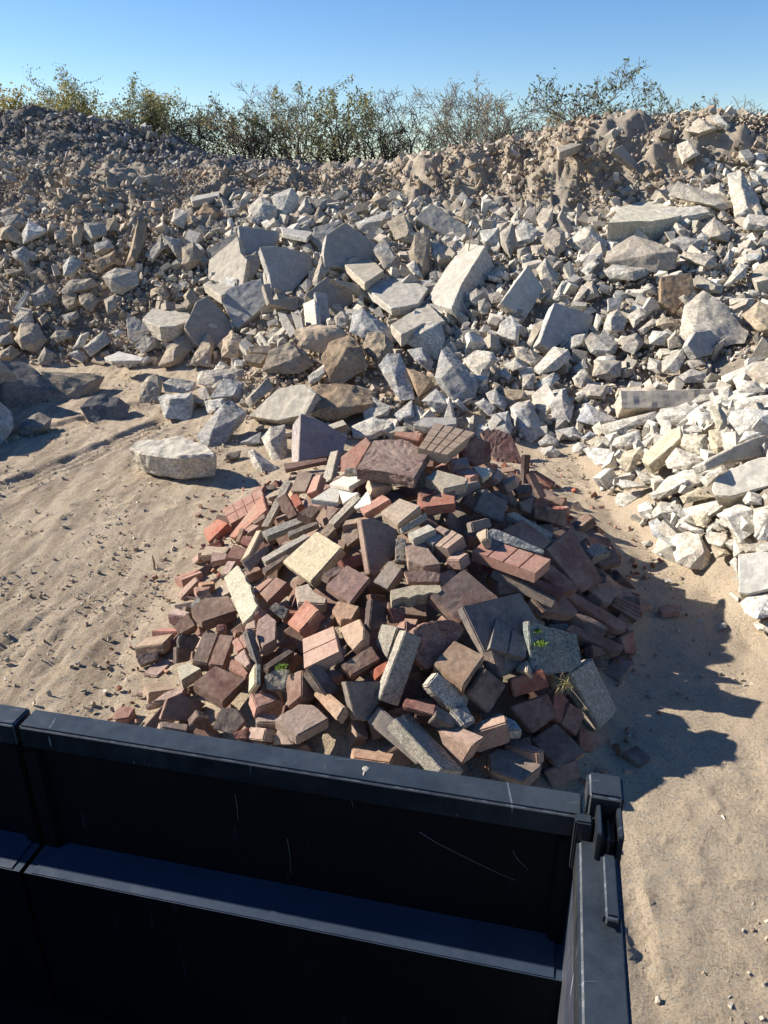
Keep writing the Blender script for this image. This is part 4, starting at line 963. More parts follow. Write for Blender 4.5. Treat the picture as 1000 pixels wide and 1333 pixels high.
def scatter(name, P, S, mat, seed, asp=(.45, 1.), roughen=True):
    rs = np.random.default_rng(seed); n = len(P); R = rotm(n, rs); a = rs.uniform(asp[0], asp[1], (n, 3)); a[:, 0] = 1.15
    V, Fc, T = [], [], []; off = 0; tint = rs.random(n)
    for i in range(n):
        v, f = SH[rs.integers(len(SH))]
        v = (v*a[i]*S[i])@R[i].T+P[i]; V.append(v); Fc.append(f+off); off += len(v); T.append(np.full(len(f), tint[i]))
    me = npmesh(name, np.concatenate(V), np.concatenate(Fc)); at = me.attributes.new('tint', 'FLOAT', 'FACE'); at.data.foreach_set('value', np.concatenate(T).astype(np.float32))
    return link(name, me, mat)
TW = stone('rubble_pale', (.50, .455, .375), .35, 60, dirtamt=.5, var=.45, tint=True, bump=.6, dirt=(.32, .26, .19))
TT = stone('rubble_tan', (.46, .39, .30), .3, 60, dirtamt=.5, var=.4, tint=True, bump=.6)
TB = stone('rubble_brown', (.38, .33, .265), .2, 60, dirtamt=.5, var=.45, tint=True, bump=.6)
TD = stone('rubble_far', (.27, .255, .235), .2, 60, dirtamt=.3, var=.5, tint=True, bump=.6)
TR = stone('rubble_right', (.53, .50, .43), .3, 60, dirtamt=.25, var=.25, tint=True, bump=.5)
NS = 60000
sx = rng.uniform(-12.5, 12.5, NS); sy = rng.uniform(4, 24, NS); sh = bil(HG, sx, sy); pxs, pys, dd = proj(sx, sy, sh)
ok = (sh > .04) & (pxs > -140) & (pxs < 1140); sx, sy, sh, pxs, pys, dd = [a[ok] for a in (sx, sy, sh, pxs, pys, dd)]
bnd = np.interp(pxs, [0, 150, 250, 400, 600, 760, 850, 950, 1000], [272, 266, 258, 256, 260, 276, 252, 215, 205])
right = (sy < 7.2) & (sx > 1.3); farp = (sy > 17.2); mound = (np.hypot(sx+.55, sy-8.7) < 1.35)
bankz = (pys < bnd) & ~farp & ~right
left = (pxs < 235+60*np.sin(pys*.05)) & ~bankz & ~farp & ~right
white = ~(right | farp | bankz | left | mound)
u = rng.random(len(sx)); r2 = rng.random(len(sx)); cl = fbm(sx, sy, 1.2, 3, 61)
def pick(mask, dens, lo, hi, powr, sink=.15):
    k = mask & (u < dens); s = lo+(hi-lo)*r2[k]**powr; z = sh[k]+s*(.5-sink)*.5
    P = np.stack([sx[k], sy[k], z], 1); qx, qy, qd = proj(*P.T); xi = np.clip(qx, 0, 1099).astype(int); yi = np.clip(qy, 0, 1399).astype(int)
    dist = np.linalg.norm(P-[0, 0, CAMH], axis=1); D = DEPTH[yi, xi]; rp = s*.46*FPX/dist
    for ax, ay in ((1, 0), (-1, 0), (0, 1), (0, -1), (.7, .7), (-.7, .7), (.7, -.7), (-.7, -.7)):
        D = np.minimum(D, DEPTH[np.clip(yi+ay*rp, 0, 1399).astype(int), np.clip(xi+ax*rp, 0, 1099).astype(int)])
    keep = ~((D < 1e8) & (dist < D+s*.8))
    return P[keep], s[keep]
rub = [('concrete_rubble', white, 1., .045, .27, 3., TW), ('tan_rubble', left, .45, .05, .24, 2.4, TT), ('bank_rubble', bankz & (cl > -.05), .26, .03, .26, 3.4, TB),
       ('crest_rubble', bankz & (pxs > 430) & (cl > -.2), .10, .06, .24, 2., TW), ('far_rubble', farp, .4, .025, .2, 3.2, TD), ('right_rubble', right, .95, .06, .24, 1.6, TR), ('mound_rubble', mound, .25, .04, .16, 2.5, TB)]
for j, (nm, mk, de, lo, hi, pw, mt) in enumerate(rub):
    P, S = pick(mk, de, lo, hi, pw); print(nm, len(P))
    o = scatter(nm, P, S, mt, 100+j, (.3, .75) if nm == 'right_rubble' else (.4, .95)); tag(o, kind='stuff', label={'concrete_rubble': 'countless small pale concrete bits filling the slope', 'tan_rubble': 'small dusty tan rubble on the left slope', 'bank_rubble': 'small brown rubble stuck in the dirt bank',
        'crest_rubble': 'pale concrete bits scattered along the crest of the bank', 'far_rubble': 'dark grey rubble covering the far left heap', 'right_rubble': 'small white rubble between blocks of the right pile', 'mound_rubble': 'small brown rubble on the dirt mound in the middle'}[nm], cat='rubble')
CH = stone('brick_chips', (.30, .15, .10), 0, 60, dirtamt=.5, var=.45, tint=True, bump=.4)
nq = 26000; qx_ = rng.uniform(-2.6, 2.3, nq); qy_ = rng.uniform(1.6, 7.2, nq); hq = bil(BG, qx_, qy_); bl = sum(bil(BG, qx_+a, qy_+b_) for a, b_ in ((.18, 0), (-.18, 0), (0, .18), (0, -.18), (.1, .1), (-.1, -.1)))/6
kq = (bl > .002) & (hq < .25) & (rng.random(nq) < .14); S = .006+.05*rng.random(kq.sum())**3; P = np.stack([qx_[kq], qy_[kq], hq[kq]*.5+S*.2+.004], 1)
print('chips', len(P)); tag(scatter('brick_chips', P, S, CH, 310, (.4, 1.)), kind='stuff', label='brick chips and crumbs around the foot of the pile', cat='chips')
TS = stone('soil_clods', (.37, .295, .215), 0, 60, dirtamt=.5, var=.4, tint=True, bump=.8, dirt=(.42, .335, .235))
TG = stone('soil_grey', (.21, .19, .165), 0, 60, dirtamt=.4, var=.5, tint=True, bump=.8, dirt=(.24, .21, .18))
nc = 110000; cx = rng.uniform(-12.5, 12.5, nc); cy = rng.uniform(8, 24, nc); ch = bil(HG, cx, cy); qx, qy, _q = proj(cx, cy, ch); cb = fbm(cx, cy, .9, 3, 91); rr_ = rng.random(nc)
bq = np.interp(qx, [0, 150, 250, 400, 600, 760, 850, 950, 1000], [272, 266, 258, 256, 260, 276, 252, 215, 205])
msk1 = (ch > .1) & (qx > -60) & (qx < 1060) & (cy < 17.3) & (((qy < bq) & (rr_ < .85) & (cb > -.12)) | ((qy >= bq) & (qx < 260) & (rr_ < .8)) | ((np.hypot(cx+.55, cy-8.7) < 1.3) & (rr_ < .9)))
msk2 = (cy >= 17.3) & (qx > -60) & (qx < 420) & (rr_ < .5)
gz = lambda x, y: np.array([Z[min(np.searchsorted(xs, a), len(xs)-1), min(np.searchsorted(ys, b_), len(ys)-1)] for a, b_ in zip(x, y)])
for nm_, mk_, mt_, lb_ in (('soil_clods', msk1, TS, 'crumbly tan and brown soil clods on the dirt bank and mound'), ('grey_clods', msk2, TG, 'fine dark grey crumbs over the far left heap')):
    S = .02+.11*rng.random(mk_.sum())**3; P = np.stack([cx[mk_], cy[mk_], gz(cx[mk_], cy[mk_])+S*.15], 1)
    a_, b2_, _q = proj(*P.T); dq = np.linalg.norm(P-[0, 0, CAMH], axis=1); D = DEPTH[np.clip(b2_, 0, 1399).astype(int), np.clip(a_, 0, 1099).astype(int)]; kk = ~((D < 1e8) & (dq < D+.05))
    P, S = P[kk][:26000], S[kk][:26000]; print(nm_, len(P)); tag(scatter(nm_, P, S, mt_, 300, (.5, 1.)), kind='stuff', label=lb_, cat='soil')
# dusty small grit all over the rubble slopes, and pebbles on the flat dirt
k = (u > .0); k = k & (sh > .05) & ~farp; P = np.stack([sx[k]+.07, sy[k]-.05, sh[k]+.01], 1); S = .02+.06*r2[k]**2
o = scatter('grit', P[:18000], S[:18000], TT, 205); tag(o, kind='stuff', label='fine tan grit strewn over the rubble slopes', cat='grit')
n = 34000; gx_ = rng.uniform(-5, 4, n); gy_ = 1.2+9*rng.random(n)**1.3; hh = bil(HG, gx_, gy_)+bil(BG, gx_, gy_); dn = fbm(gx_, gy_, .8, 3, 71)
k = (hh < .02) & (dn > rng.uniform(-.5, .5, n)); P = np.stack([gx_[k], gy_[k], gx_[k]*0+.004], 1); S = .005+.026*rng.random(k.sum())**2.6
S[rng.random(len(S)) < .006] *= 2.
o = scatter('pebbles', P, S, TT, 206, (.5, 1)); tag(o, kind='stuff', label='small pebbles and clods scattered over the open dirt', cat='pebbles')
# ---------------------------------------------------------------- the trailer the photo is taken from
def paint(name, col, rough, scr=.35, rust=0., spec=.5, dusty=False):
    m = bpy.data.materials.new(name); m.use_nodes = True; nt = m.node_tree; nt.nodes.clear(); L = nt.links.new
    out = N(nt, 'ShaderNodeOutputMaterial'); bs = N(nt, 'ShaderNodeBsdfPrincipled'); L(bs.outputs[0], out.inputs[0])
    bs.inputs['Specular IOR Level'].default_value = spec
    g = N(nt, 'ShaderNodeNewGeometry'); vec = g.outputs['Position']
    c = mix(nt, noise_(nt, vec, 7, 6, .7), tuple(x*.7 for x in col), tuple(x*1.5 for x in col))
    facs = []
    for k, (rot, sc) in enumerate([((0, 0, .5), (4, 160, 4)), ((.4, .3, -1.1), (3, 190, 3)), ((.2, .9, .2), (170, 4, 4))]):
        mp = N(nt, 'ShaderNodeMapping'); mp.inputs['Rotation'].default_value = rot; mp.inputs['Scale'].default_value = sc; L(vec, mp.inputs[0])
        s = ramp(nt, noise_(nt, mp.outputs[0], 1., 2, .5), [(.69, 0.), (.72, 1.)])
        s = mix(nt, 1., s, ramp(nt, noise_(nt, vec, 9+5*k, 3, .6), [(.52, 0.), (.6, 1.)]), 'MULTIPLY')
        c = mix(nt, mix(nt, scr, (0, 0, 0), s), c, (.42, .44, .46))
    dust = ramp(nt, noise_(nt, vec, 3, 8, .75), [(.45, 0.), (.8, .35)]); c = mix(nt, mix(nt, min(1, scr*1.5), (0, 0, 0), dust), c, (.22, .2, .18))
    if rust: c = mix(nt, ramp(nt, noise_(nt, vec, 35, 5, .7), [(.5-rust*.2, 0.), (.55, 1.)]), c, (.30, .12, .05))
    if dusty:  # dust on upward faces, with bluish sky reflection painted into its colour
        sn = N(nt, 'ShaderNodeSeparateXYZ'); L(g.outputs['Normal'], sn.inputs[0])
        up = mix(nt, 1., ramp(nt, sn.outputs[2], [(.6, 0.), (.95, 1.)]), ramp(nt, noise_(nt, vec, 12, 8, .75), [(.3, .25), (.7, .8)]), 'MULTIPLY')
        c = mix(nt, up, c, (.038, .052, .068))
    L(c, bs.inputs['Base Color']); r = ramp(nt, noise_(nt, vec, 25, 5, .7), [(.3, float(rough-.06)), (.7, float(rough+.12))]); L(r, bs.inputs['Roughness'])
    b = N(nt, 'ShaderNodeBump'); b.inputs['Strength'].default_value = .18; b.inputs['Distance'].default_value = .01; L(noise_(nt, vec, 6, 4, .6), b.inputs['Height']); L(b.outputs[0], bs.inputs['Normal'])
    return m
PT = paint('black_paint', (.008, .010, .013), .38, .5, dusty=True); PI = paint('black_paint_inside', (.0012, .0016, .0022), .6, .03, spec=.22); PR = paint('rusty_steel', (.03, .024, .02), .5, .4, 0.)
PS = paint('scratched_steel', (.03, .035, .05), .4, .9)
O2 = np.array([.353, 1.035]); tL = np.array([-.977, .214]); nO = np.array([.214, .977])
def TP(s, n, z): q = O2+tL*s+nO*n; return Vector((q[0], q[1], z))
def tbox(bm, s0, s1, n0, n1, z0, z1, top_n0=None):
    n0t = n0 if top_n0 is None else top_n0
    v = [bm.verts.new(TP(s, n, z)) for s, n, z in [(s0, n0, z0), (s1, n0, z0), (s1, n1, z0), (s0, n1, z0), (s0, n0t, z1), (s1, n0t, z1), (s1, n1, z1), (s0, n1, z1)]]
    return [bm.faces.new([v[i] for i in q]) for q in ((0, 3, 2, 1), (4, 5, 6, 7), (0, 1, 5, 4), (1, 2, 6, 5), (2, 3, 7, 6), (3, 0, 4, 7))]
WORN = paint('worn_edge', (.035, .04, .048), .4, .9)
nt = WORN.node_tree; bs_ = [n for n in nt.nodes if n.type == 'BSDF_PRINCIPLED'][0]; lk = bs_.inputs['Base Color'].links[0].from_socket
gq = N(nt, 'ShaderNodeNewGeometry'); nt.links.new(mix(nt, ramp(nt, noise_(nt, gq.outputs['Position'], 30, 6, .75), [(.5, 0.), (.62, .5)]), lk, (.22, .24, .27)), bs_.inputs['Base Color'])
LPM = paint('ledge_sky_sheen', (.026, .040, .066), .4, .03)  # ledge top: bluish sky reflection painted into the base colour
trailer = bpy.data.objects.new('dump_trailer', None); scene.collection.objects.link(trailer); trailer.location = (0, -1, 0)
tag(trailer, 'black steel dump trailer seen from inside, its scratched tailgate crossing the bottom of the photo', 'trailer')
def tpart(name, boxes, mat, parent, bev=.004, bevseg=2):
    bm = bmesh.new()
    for b in boxes: tbox(bm, *b)
    bmesh.ops.recalc_face_normals(bm, faces=bm.faces)
    bmesh.ops.bevel(bm, geom=list(bm.edges), offset=bev, segments=bevseg, affect='EDGES', clamp_overlap=True)
    pw = Vector((0, -1, 0))
    bmesh.ops.translate(bm, verts=bm.verts, vec=-pw)
    me = bpy.data.meshes.new(name); bm.to_mesh(me); bm.free()
    o = bpy.data.objects.new(name, me); scene.collection.objects.link(o); me.materials.append(mat); o.parent = parent
    if mat is PT:
        me.materials.append(WORN); ax = [Vector((tL[0], tL[1], 0)), Vector((nO[0], nO[1], 0)), Vector((0, 0, 1))]
        for f_ in me.polygons:
            if max(abs(f_.normal.dot(a)) for a in ax) < .97: f_.material_index = 1
    return o
for s0, s1 in ((.004, 1.088), (1.097, 2.18)):
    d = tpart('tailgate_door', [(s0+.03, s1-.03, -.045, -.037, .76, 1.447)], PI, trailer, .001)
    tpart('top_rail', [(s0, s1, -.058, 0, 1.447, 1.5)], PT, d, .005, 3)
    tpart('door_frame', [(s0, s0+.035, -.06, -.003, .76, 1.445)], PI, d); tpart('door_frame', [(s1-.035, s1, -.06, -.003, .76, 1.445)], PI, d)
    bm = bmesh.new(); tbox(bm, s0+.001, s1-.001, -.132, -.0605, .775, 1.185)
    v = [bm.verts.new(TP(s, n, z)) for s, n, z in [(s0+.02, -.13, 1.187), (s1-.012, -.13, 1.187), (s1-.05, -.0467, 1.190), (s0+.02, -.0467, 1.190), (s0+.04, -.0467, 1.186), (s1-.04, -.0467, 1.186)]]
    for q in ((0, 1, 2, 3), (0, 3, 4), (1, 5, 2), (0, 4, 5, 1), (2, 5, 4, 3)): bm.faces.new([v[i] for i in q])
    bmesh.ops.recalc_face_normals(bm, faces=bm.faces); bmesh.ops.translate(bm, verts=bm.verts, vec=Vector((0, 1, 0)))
    me = bpy.data.meshes.new('stiffener_ledge'); bm.to_mesh(me); bm.free(); me.materials.append(LPM); me.materials.append(PI); [setattr(f_, 'material_index', 1) for f_ in me.polygons if abs(f_.normal.z) < .8]  # level faces take the painted sky reflection, the others the inside black
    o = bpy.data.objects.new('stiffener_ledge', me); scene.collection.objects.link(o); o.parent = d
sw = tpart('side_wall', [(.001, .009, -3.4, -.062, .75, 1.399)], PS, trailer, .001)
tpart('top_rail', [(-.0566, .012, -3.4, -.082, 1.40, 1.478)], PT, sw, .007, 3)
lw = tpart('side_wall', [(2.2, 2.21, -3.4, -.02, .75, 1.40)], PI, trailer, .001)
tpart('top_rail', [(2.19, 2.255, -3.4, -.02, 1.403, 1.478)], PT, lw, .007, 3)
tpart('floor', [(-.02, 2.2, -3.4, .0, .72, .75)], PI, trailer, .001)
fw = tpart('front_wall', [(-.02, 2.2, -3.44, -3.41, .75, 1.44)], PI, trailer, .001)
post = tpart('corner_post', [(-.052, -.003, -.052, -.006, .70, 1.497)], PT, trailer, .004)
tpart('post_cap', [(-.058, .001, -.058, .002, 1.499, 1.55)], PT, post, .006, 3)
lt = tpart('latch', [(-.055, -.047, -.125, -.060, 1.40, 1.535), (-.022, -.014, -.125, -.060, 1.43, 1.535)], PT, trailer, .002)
tpart('latch_pin', [(-.0445, -.0245, -.115, -.064, 1.44, 1.515)], PR, lt, .008, 3)
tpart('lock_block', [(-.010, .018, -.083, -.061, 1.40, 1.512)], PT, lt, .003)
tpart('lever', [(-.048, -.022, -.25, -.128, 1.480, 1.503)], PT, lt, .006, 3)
# bright drop of paint on the rail, scratches
def drop(s, n, a, b_, name='paint_drop'):
    bm = bmesh.new(); bmesh.ops.create_uvsphere(bm, u_segments=14, v_segments=8, radius=1)
    for v in bm.verts:
        k = 1+.3*mnoise.noise(v.co*2.3); p = TP(s+v.co.x*a*k, n+v.co.y*b_*k, 1.5003+v.co.z*.0012); v.co = p+Vector((0, 1, 0))
    me = bpy.data.meshes.new(name); bm.to_mesh(me); bm.free(); me.materials.append(RM['w']); o = bpy.data.objects.new(name, me); scene.collection.objects.link(o); o.parent = trailer
q = onz(476, 1001, 1.5)-O2; drop(float(q@tL), float(q@nO), .006, .007)
q = onz(474, 1007, 1.5)-O2; drop(float(q@tL), float(q@nO), .002, .006)
# ---------------------------------------------------------------- thin things: rebar, stick, red scrap, weeds
def tube(bm, pts, r0, r1, seg=5):
    rings = []
    for i, p in enumerate(pts):
        a = pts[min(i+1, len(pts)-1)]-pts[max(i-1, 0)]; a = a.normalized() if a.length > 1e-9 else Vector((0, 0, 1))
        s = a.cross(Vector((.3, .5, .81))).normalized(); t = a.cross(s); r = r0+(r1-r0)*i/(len(pts)-1)
        rings.append([bm.verts.new(p+(s*math.cos(k*2*math.pi/seg)+t*math.sin(k*2*math.pi/seg))*r) for k in range(seg)])
    for A, B in zip(rings, rings[1:]):
        for k in range(seg): bm.faces.new([A[k], A[(k+1) % seg], B[(k+1) % seg], B[k]])
    bm.faces.new(rings[0][::-1]); bm.faces.new(rings[-1])
rust = stone('rusty_rebar', (.20, .15, .11), 0, var=.1, bump=.2)
def wire(pix, lab, r=.011, nm='rebar', lift=.12, cat='rebar', mat=None, G=None):
    P = [Vector(hit(*p, HG if G is None else G, lift=0)) for p in pix]; d = min(p.y for p in P)
    P = []
    base = hit(*pix[0], HG if G is None else G, lift=.03)
    for i, p in enumerate(pix): P.append(Vector(onY(*p, base[1]-.05-.04*math.sin(i*1.3))))
    # smooth by subdivision
    for k in range(2):
        Q = [P[0]]
        for a, b in zip(P, P[1:]): Q += [a*.75+b*.25, a*.25+b*.75]
        P = Q+[P[-1]]
    o0 = P[0].copy(); bm = bmesh.new(); tube(bm, [p-o0 for p in P], r, r*.8); me = bpy.data.meshes.new(nm); bm.to_mesh(me); bm.free()
    for p_ in me.polygons: p_.use_smooth = True
    o = link(nm, me, mat or rust, loc=o0); tag(o, lab, cat, 'bent rebar sticking out of the rubble' if nm == 'rebar' else None); return o
wire([(14, 410), (10, 385), (2, 372), (-6, 366)], 'thin bent rebar curving at the left edge above the grey stones')
wire([(165, 450), (170, 438), (185, 431), (205, 433), (210, 440)], 'long thin wire arching over the wide grey slab left side', .008)
wire([(270, 292), (272, 288), (285, 287), (288, 300)], 'short wire loop left of the blue grey slab cluster', .008)
wire([(452, 268), (460, 250), (467, 248), (468, 262)], 'thin bent wire loop sticking from the dark bank in the middle', .009)
wire([(608, 345), (612, 310), (616, 292)], 'thin rod rising just above the tall sunlit cream beam', .009)
wire([(697, 290), (697, 270), (698, 256)], 'thin upright rod on the right below the brown bank', .009)
wire([(548, 258), (547, 245), (546, 232)], 'thin upright rod in the bank above the diagonal grey beam', .009)
wire([(576, 423), (590, 432), (596, 440), (612, 444), (625, 430), (626, 420)], 'tangled rebar curl right of the chunky pale block', .016)
wire([(592, 408), (605, 412), (622, 412), (630, 416)], 'straight rebar bar lying above the tangled rebar curl', .02)
wire([(595, 440), (610, 441), (628, 444)], 'long thin rod below the tangled rebar curl', .01)
wire([(154, 470), (152, 478), (158, 478), (168, 466), (180, 462)], 'black wire ring on the dirt at the foot of the grey slab', .012)
b = hit(201, 740, BG*0, 0.002)
bm = bmesh.new(); tube(bm, [Vector((0, 0, -.01)), Vector((.004, .0, .05)), Vector((-.003, .005, .10))], .008, .004)
me = bpy.data.meshes.new('stick'); bm.to_mesh(me); bm.free(); o = link('stick', me, rust, loc=b); tag(o, 'short dark stick standing in the dirt left of the brick pile', 'stick')
c = hit(100, 236, HG, .08); bm = bmesh.new(); bmesh.ops.create_icosphere(bm, subdivisions=2, radius=.12)
for v in bm.verts: v.co *= 1+.6*mnoise.noise(v.co*9); v.co.z *= .5; v.co.x *= 1.3
redm = stone('red_plastic', (.5, .04, .03), 0, var=.05, dirtamt=.2, bump=.2)
me = bpy.data.meshes.new('plastic_scrap'); bm.to_mesh(me); bm.free(); tag(link('plastic_scrap', me, redm, loc=c), 'crumpled bright red scrap on the far left heap', 'scrap')
def leafmat(name, col, var=.35, trans=.25):
    m = bpy.data.materials.new(name); m.use_nodes = True; nt = m.node_tree; nt.nodes.clear(); L = nt.links.new
    out = N(nt, 'ShaderNodeOutputMaterial'); bs = N(nt, 'ShaderNodeBsdfPrincipled'); a = N(nt, 'ShaderNodeAttribute', attribute_name='tint')
    hsv = N(nt, 'ShaderNodeHueSaturation'); hsv.inputs['Color'].default_value = (*col, 1)
    mr = N(nt, 'ShaderNodeMapRange'); L(a.outputs['Fac'], mr.inputs[0]); mr.inputs[3].default_value = 1-var; mr.inputs[4].default_value = 1+var*1.4; L(mr.outputs[0], hsv.inputs['Value'])
    mh = N(nt, 'ShaderNodeMapRange'); L(a.outputs['Fac'], mh.inputs[0]); mh.inputs[3].default_value = .515; mh.inputs[4].default_value = .485; L(mh.outputs[0], hsv.inputs['Hue'])
    L(hsv.outputs[0], bs.inputs['Base Color']); bs.inputs['Roughness'].default_value = .7; bs.inputs['Specular IOR Level'].default_value = .2
    tr = N(nt, 'ShaderNodeBsdfTranslucent'); L(hsv.outputs[0], tr.inputs[0]); mx = N(nt, 'ShaderNodeMixShader'); mx.inputs[0].default_value = trans
    L(bs.outputs[0], mx.inputs[1]); L(tr.outputs[0], mx.inputs[2]); L(mx.outputs[0], out.inputs[0]); return m
WEED = leafmat('weed_green', (.16, .26, .045)); STRAW = leafmat('dry_straw', (.42, .36, .16))
def blades(P0, n, ln, spread, mat, name, lab, cat, seed, wd=.004, up=(0, -.2, .8)):
    rs = random.Random(seed); V = []; Fq = []; T = []
    for k in range(n):
        a = rs.uniform(0, 6.28); b = Vector((math.cos(a), math.sin(a), 0))*rs.random()*spread; d = (Vector(up)+Vector((rs.gauss(0, .6), rs.gauss(0, .6), rs.gauss(0, .3)))).normalized(); l = ln*rs.uniform(.4, 1.1)
        s = d.cross(Vector((rs.random(), rs.random(), rs.random()))).normalized()*wd; i0 = len(V)
        for j in range(4):
            t = j/3; p = b+d*l*t+Vector((0, 0, -.35*l*t*t)); V += [p-s*(1-t*.9), p+s*(1-t*.9)]
        for j in range(3): Fq.append((i0+2*j, i0+2*j+1, i0+2*j+3, i0+2*j+2)); T.append(rs.random())
    me = npmesh(name, [tuple(v) for v in V], Fq); at = me.attributes.new('tint', 'FLOAT', 'FACE'); at.data.foreach_set('value', np.array(T, np.float32))
    tag(link(name, me, mat, loc=P0), lab, cat)
blades(hit(738, 890, BG, .1), 60, .12, .03, STRAW, 'grass_tuft', 'dry yellow green grass tuft between the mossy slab and the grey block', 'grass', 3, .0025, (-.6, -.5, .6))
blades(hit(703, 838, BG, .12), 90, .03, .035, WEED, 'moss_clump', 'bright green moss clump growing on the dark aggregate slab', 'moss', 4)
blades(hit(700, 822, BG, .13), 60, .025, .02, WEED, 'moss_clump', 'small upper green moss clump on the dark aggregate slab', 'moss', 5)
blades(hit(366, 868, BG, .1), 120, .02, .03, WEED, 'moss_clump', 'yellow green moss clump on the grey brick at the left', 'moss', 6)
def scratch(pix, n, wd, par=trailer):
    P = []
    for a, b_ in pix:
        r = ray(a, b_); q = O2+nO*n; s = float((q@nO)/(r[:2]@nO)); P.append(Vector((r[0]*s, r[1]*s, CAMH+r[2]*s+0)))
    bm = bmesh.new(); tube(bm, [v+Vector((0, 1, 0)) for v in P], wd, wd*.4, 4); me = bpy.data.meshes.new('scratch'); bm.to_mesh(me); bm.free(); me.materials.append(SCR)
    o = bpy.data.objects.new('scratch', me); scene.collection.objects.link(o); o.parent = par
SCR = stone('bare_metal', (.22, .22, .21), 0, var=0, bump=.1)
for pix in ([(546, 1083), (570, 1098), (610, 1118), (645, 1135), (672, 1146)], [(452, 1018), (456, 1032), (460, 1052)], [(374, 1092), (377, 1110), (379, 1138)], [(668, 1108), (674, 1119), (688, 1132)], [(306, 1034), (309, 1052), (310, 1068)]): scratch(pix, -.0455, .0007)
# ---------------------------------------------------------------- trees and brush behind the bank
BARK = stone('bark', (.11, .09, .07), 0, coarse=8, dirtamt=.2, dirt=(.3, .27, .22), var=.2)
BARKP = stone('pale_bark', (.23, .195, .15), 0, coarse=8, dirtamt=.2, dirt=(.3, .27, .22), var=.2)
LM_ = {'o': leafmat('leaf_olive', (.24, .235, .10)), 'y': leafmat('leaf_yellow', (.36, .31, .11)), 'd': leafmat('leaf_dark', (.13, .15, .065)), 't': leafmat('leaf_tan', (.36, .29, .16)), 'g': leafmat('leaf_grey', (.25, .265, .15))}
def make_tree(px, ytop, Yd, halfw, leaf, nleaf, lab, seed, kind='tree', stems=4, lean=0., bark=BARK, depth=4, lsz=.045, ybot=None, name='scrub_tree', cat='tree', fill=0):
    rs = random.Random(seed); top = onY(px, ytop, Yd); x0 = top[0]-lean; zb = float(bil(HG, x0, Yd))-.15; Ht = top[2]-zb; W = halfw/FPX*Yd
    tb = bmesh.new(); tips = []
    def grow(p, d, ln, r, lev):
        n = 6; P = [p]; q = p.copy(); dd = d.copy()
        for i in range(n):
            dd = (dd+Vector((rs.gauss(0, .17), rs.gauss(0, .17), rs.gauss(0, .10)+.03))).normalized(); q = q+dd*ln/n; P.append(q.copy())
            if lev < depth and i >= 1 and rs.random() < (.8 if lev > 0 else .75):
                a = rs.uniform(0, 6.28); sd = dd.cross(Vector((math.cos(a), math.sin(a), .2))).normalized()
                nd = (dd*.75+sd*rs.uniform(.5, 1.)+Vector((0, 0, .12))).normalized()
                grow(q.copy(), nd, ln*rs.uniform(.42, .68), r*(1-i/n*.6)*.55, lev+1)
        tube(tb, P, max(r*1.35, .009), max(r*.55, .006), 5 if lev < 2 else 3)
        if lev >= depth-1: tips.extend(P[2:])
    for s in range(stems):
        a = (s+.5)/stems*2-1; d = Vector((a*W/Ht*.9+lean/Ht+rs.gauss(0, .08), rs.gauss(0, .25), 1)).normalized()
        grow(Vector((a*.12*W, rs.uniform(-.2, .2), 0)), d, Ht*rs.uniform(.62, .82), .03+.018*Ht/3, 0)
    # fit to the measured height and width
    zs = max(v.co.z for v in tb.verts); sc = Ht/zs; 
    for v in tb.verts: v.co.z *= sc
    tips = [Vector((t.x, t.y, t.z*sc)) for t in tips]
    root = bpy.data.objects.new(name, None); scene.collection.objects.link(root); root.location = (x0, Yd, zb)
    tag(root, lab, cat, 'scrubby trees beyond the dirt bank')
    me = bpy.data.meshes.new('trunk'); tb.to_mesh(me); tb.free()
    for p_ in me.polygons: p_.use_smooth = True
    me.materials.append(bark); o = bpy.data.objects.new('trunk', me); scene.collection.objects.link(o); o.parent = root
    nleaf = int(nleaf*(1.5 if px < 245 else .65))
    if nleaf and tips:
        r = np.random.default_rng(seed); zt = np.array([t.z for t in tips]); T = np.array([t[:] for t in tips]); T = T[zt > Ht*.25]
        if fill: T = np.vstack([T, np.stack([r.normal(0, W*.45, fill), r.normal(0, .5, fill), r.uniform(.25*Ht, .85*Ht, fill)], 1)])
        cl = r.random(len(T)) < .6; T = T[cl] if cl.any() else T
        pw = np.clip(T[:, 2]/Ht, .05, 1)**1.6; C = T[r.choice(len(T), size=nleaf, p=pw/pw.sum())]+r.normal(0, .07 if nleaf < 3500 else .11, (nleaf, 3)); S = lsz*r.uniform(.5, 1.4, nleaf)
        R = rotm(nleaf, r); q = np.array([[-1, -.45, 0], [.2, -.5, .15], [1, .1, 0], [-.1, .5, .1]])*.5
        V = (q[None]*S[:, None, None])@R.transpose(0, 2, 1)+C[:, None, :]
        me = npmesh('crown', V.reshape(-1, 3), np.arange(nleaf*4).reshape(-1, 4)); at = me.attributes.new('tint', 'FLOAT', 'FACE'); at.data.foreach_set('value', r.random(nleaf).astype(np.float32))
        me.materials.append(LM_[leaf]); o = bpy.data.objects.new('crown', me); scene.collection.objects.link(o); o.parent = root
    return root
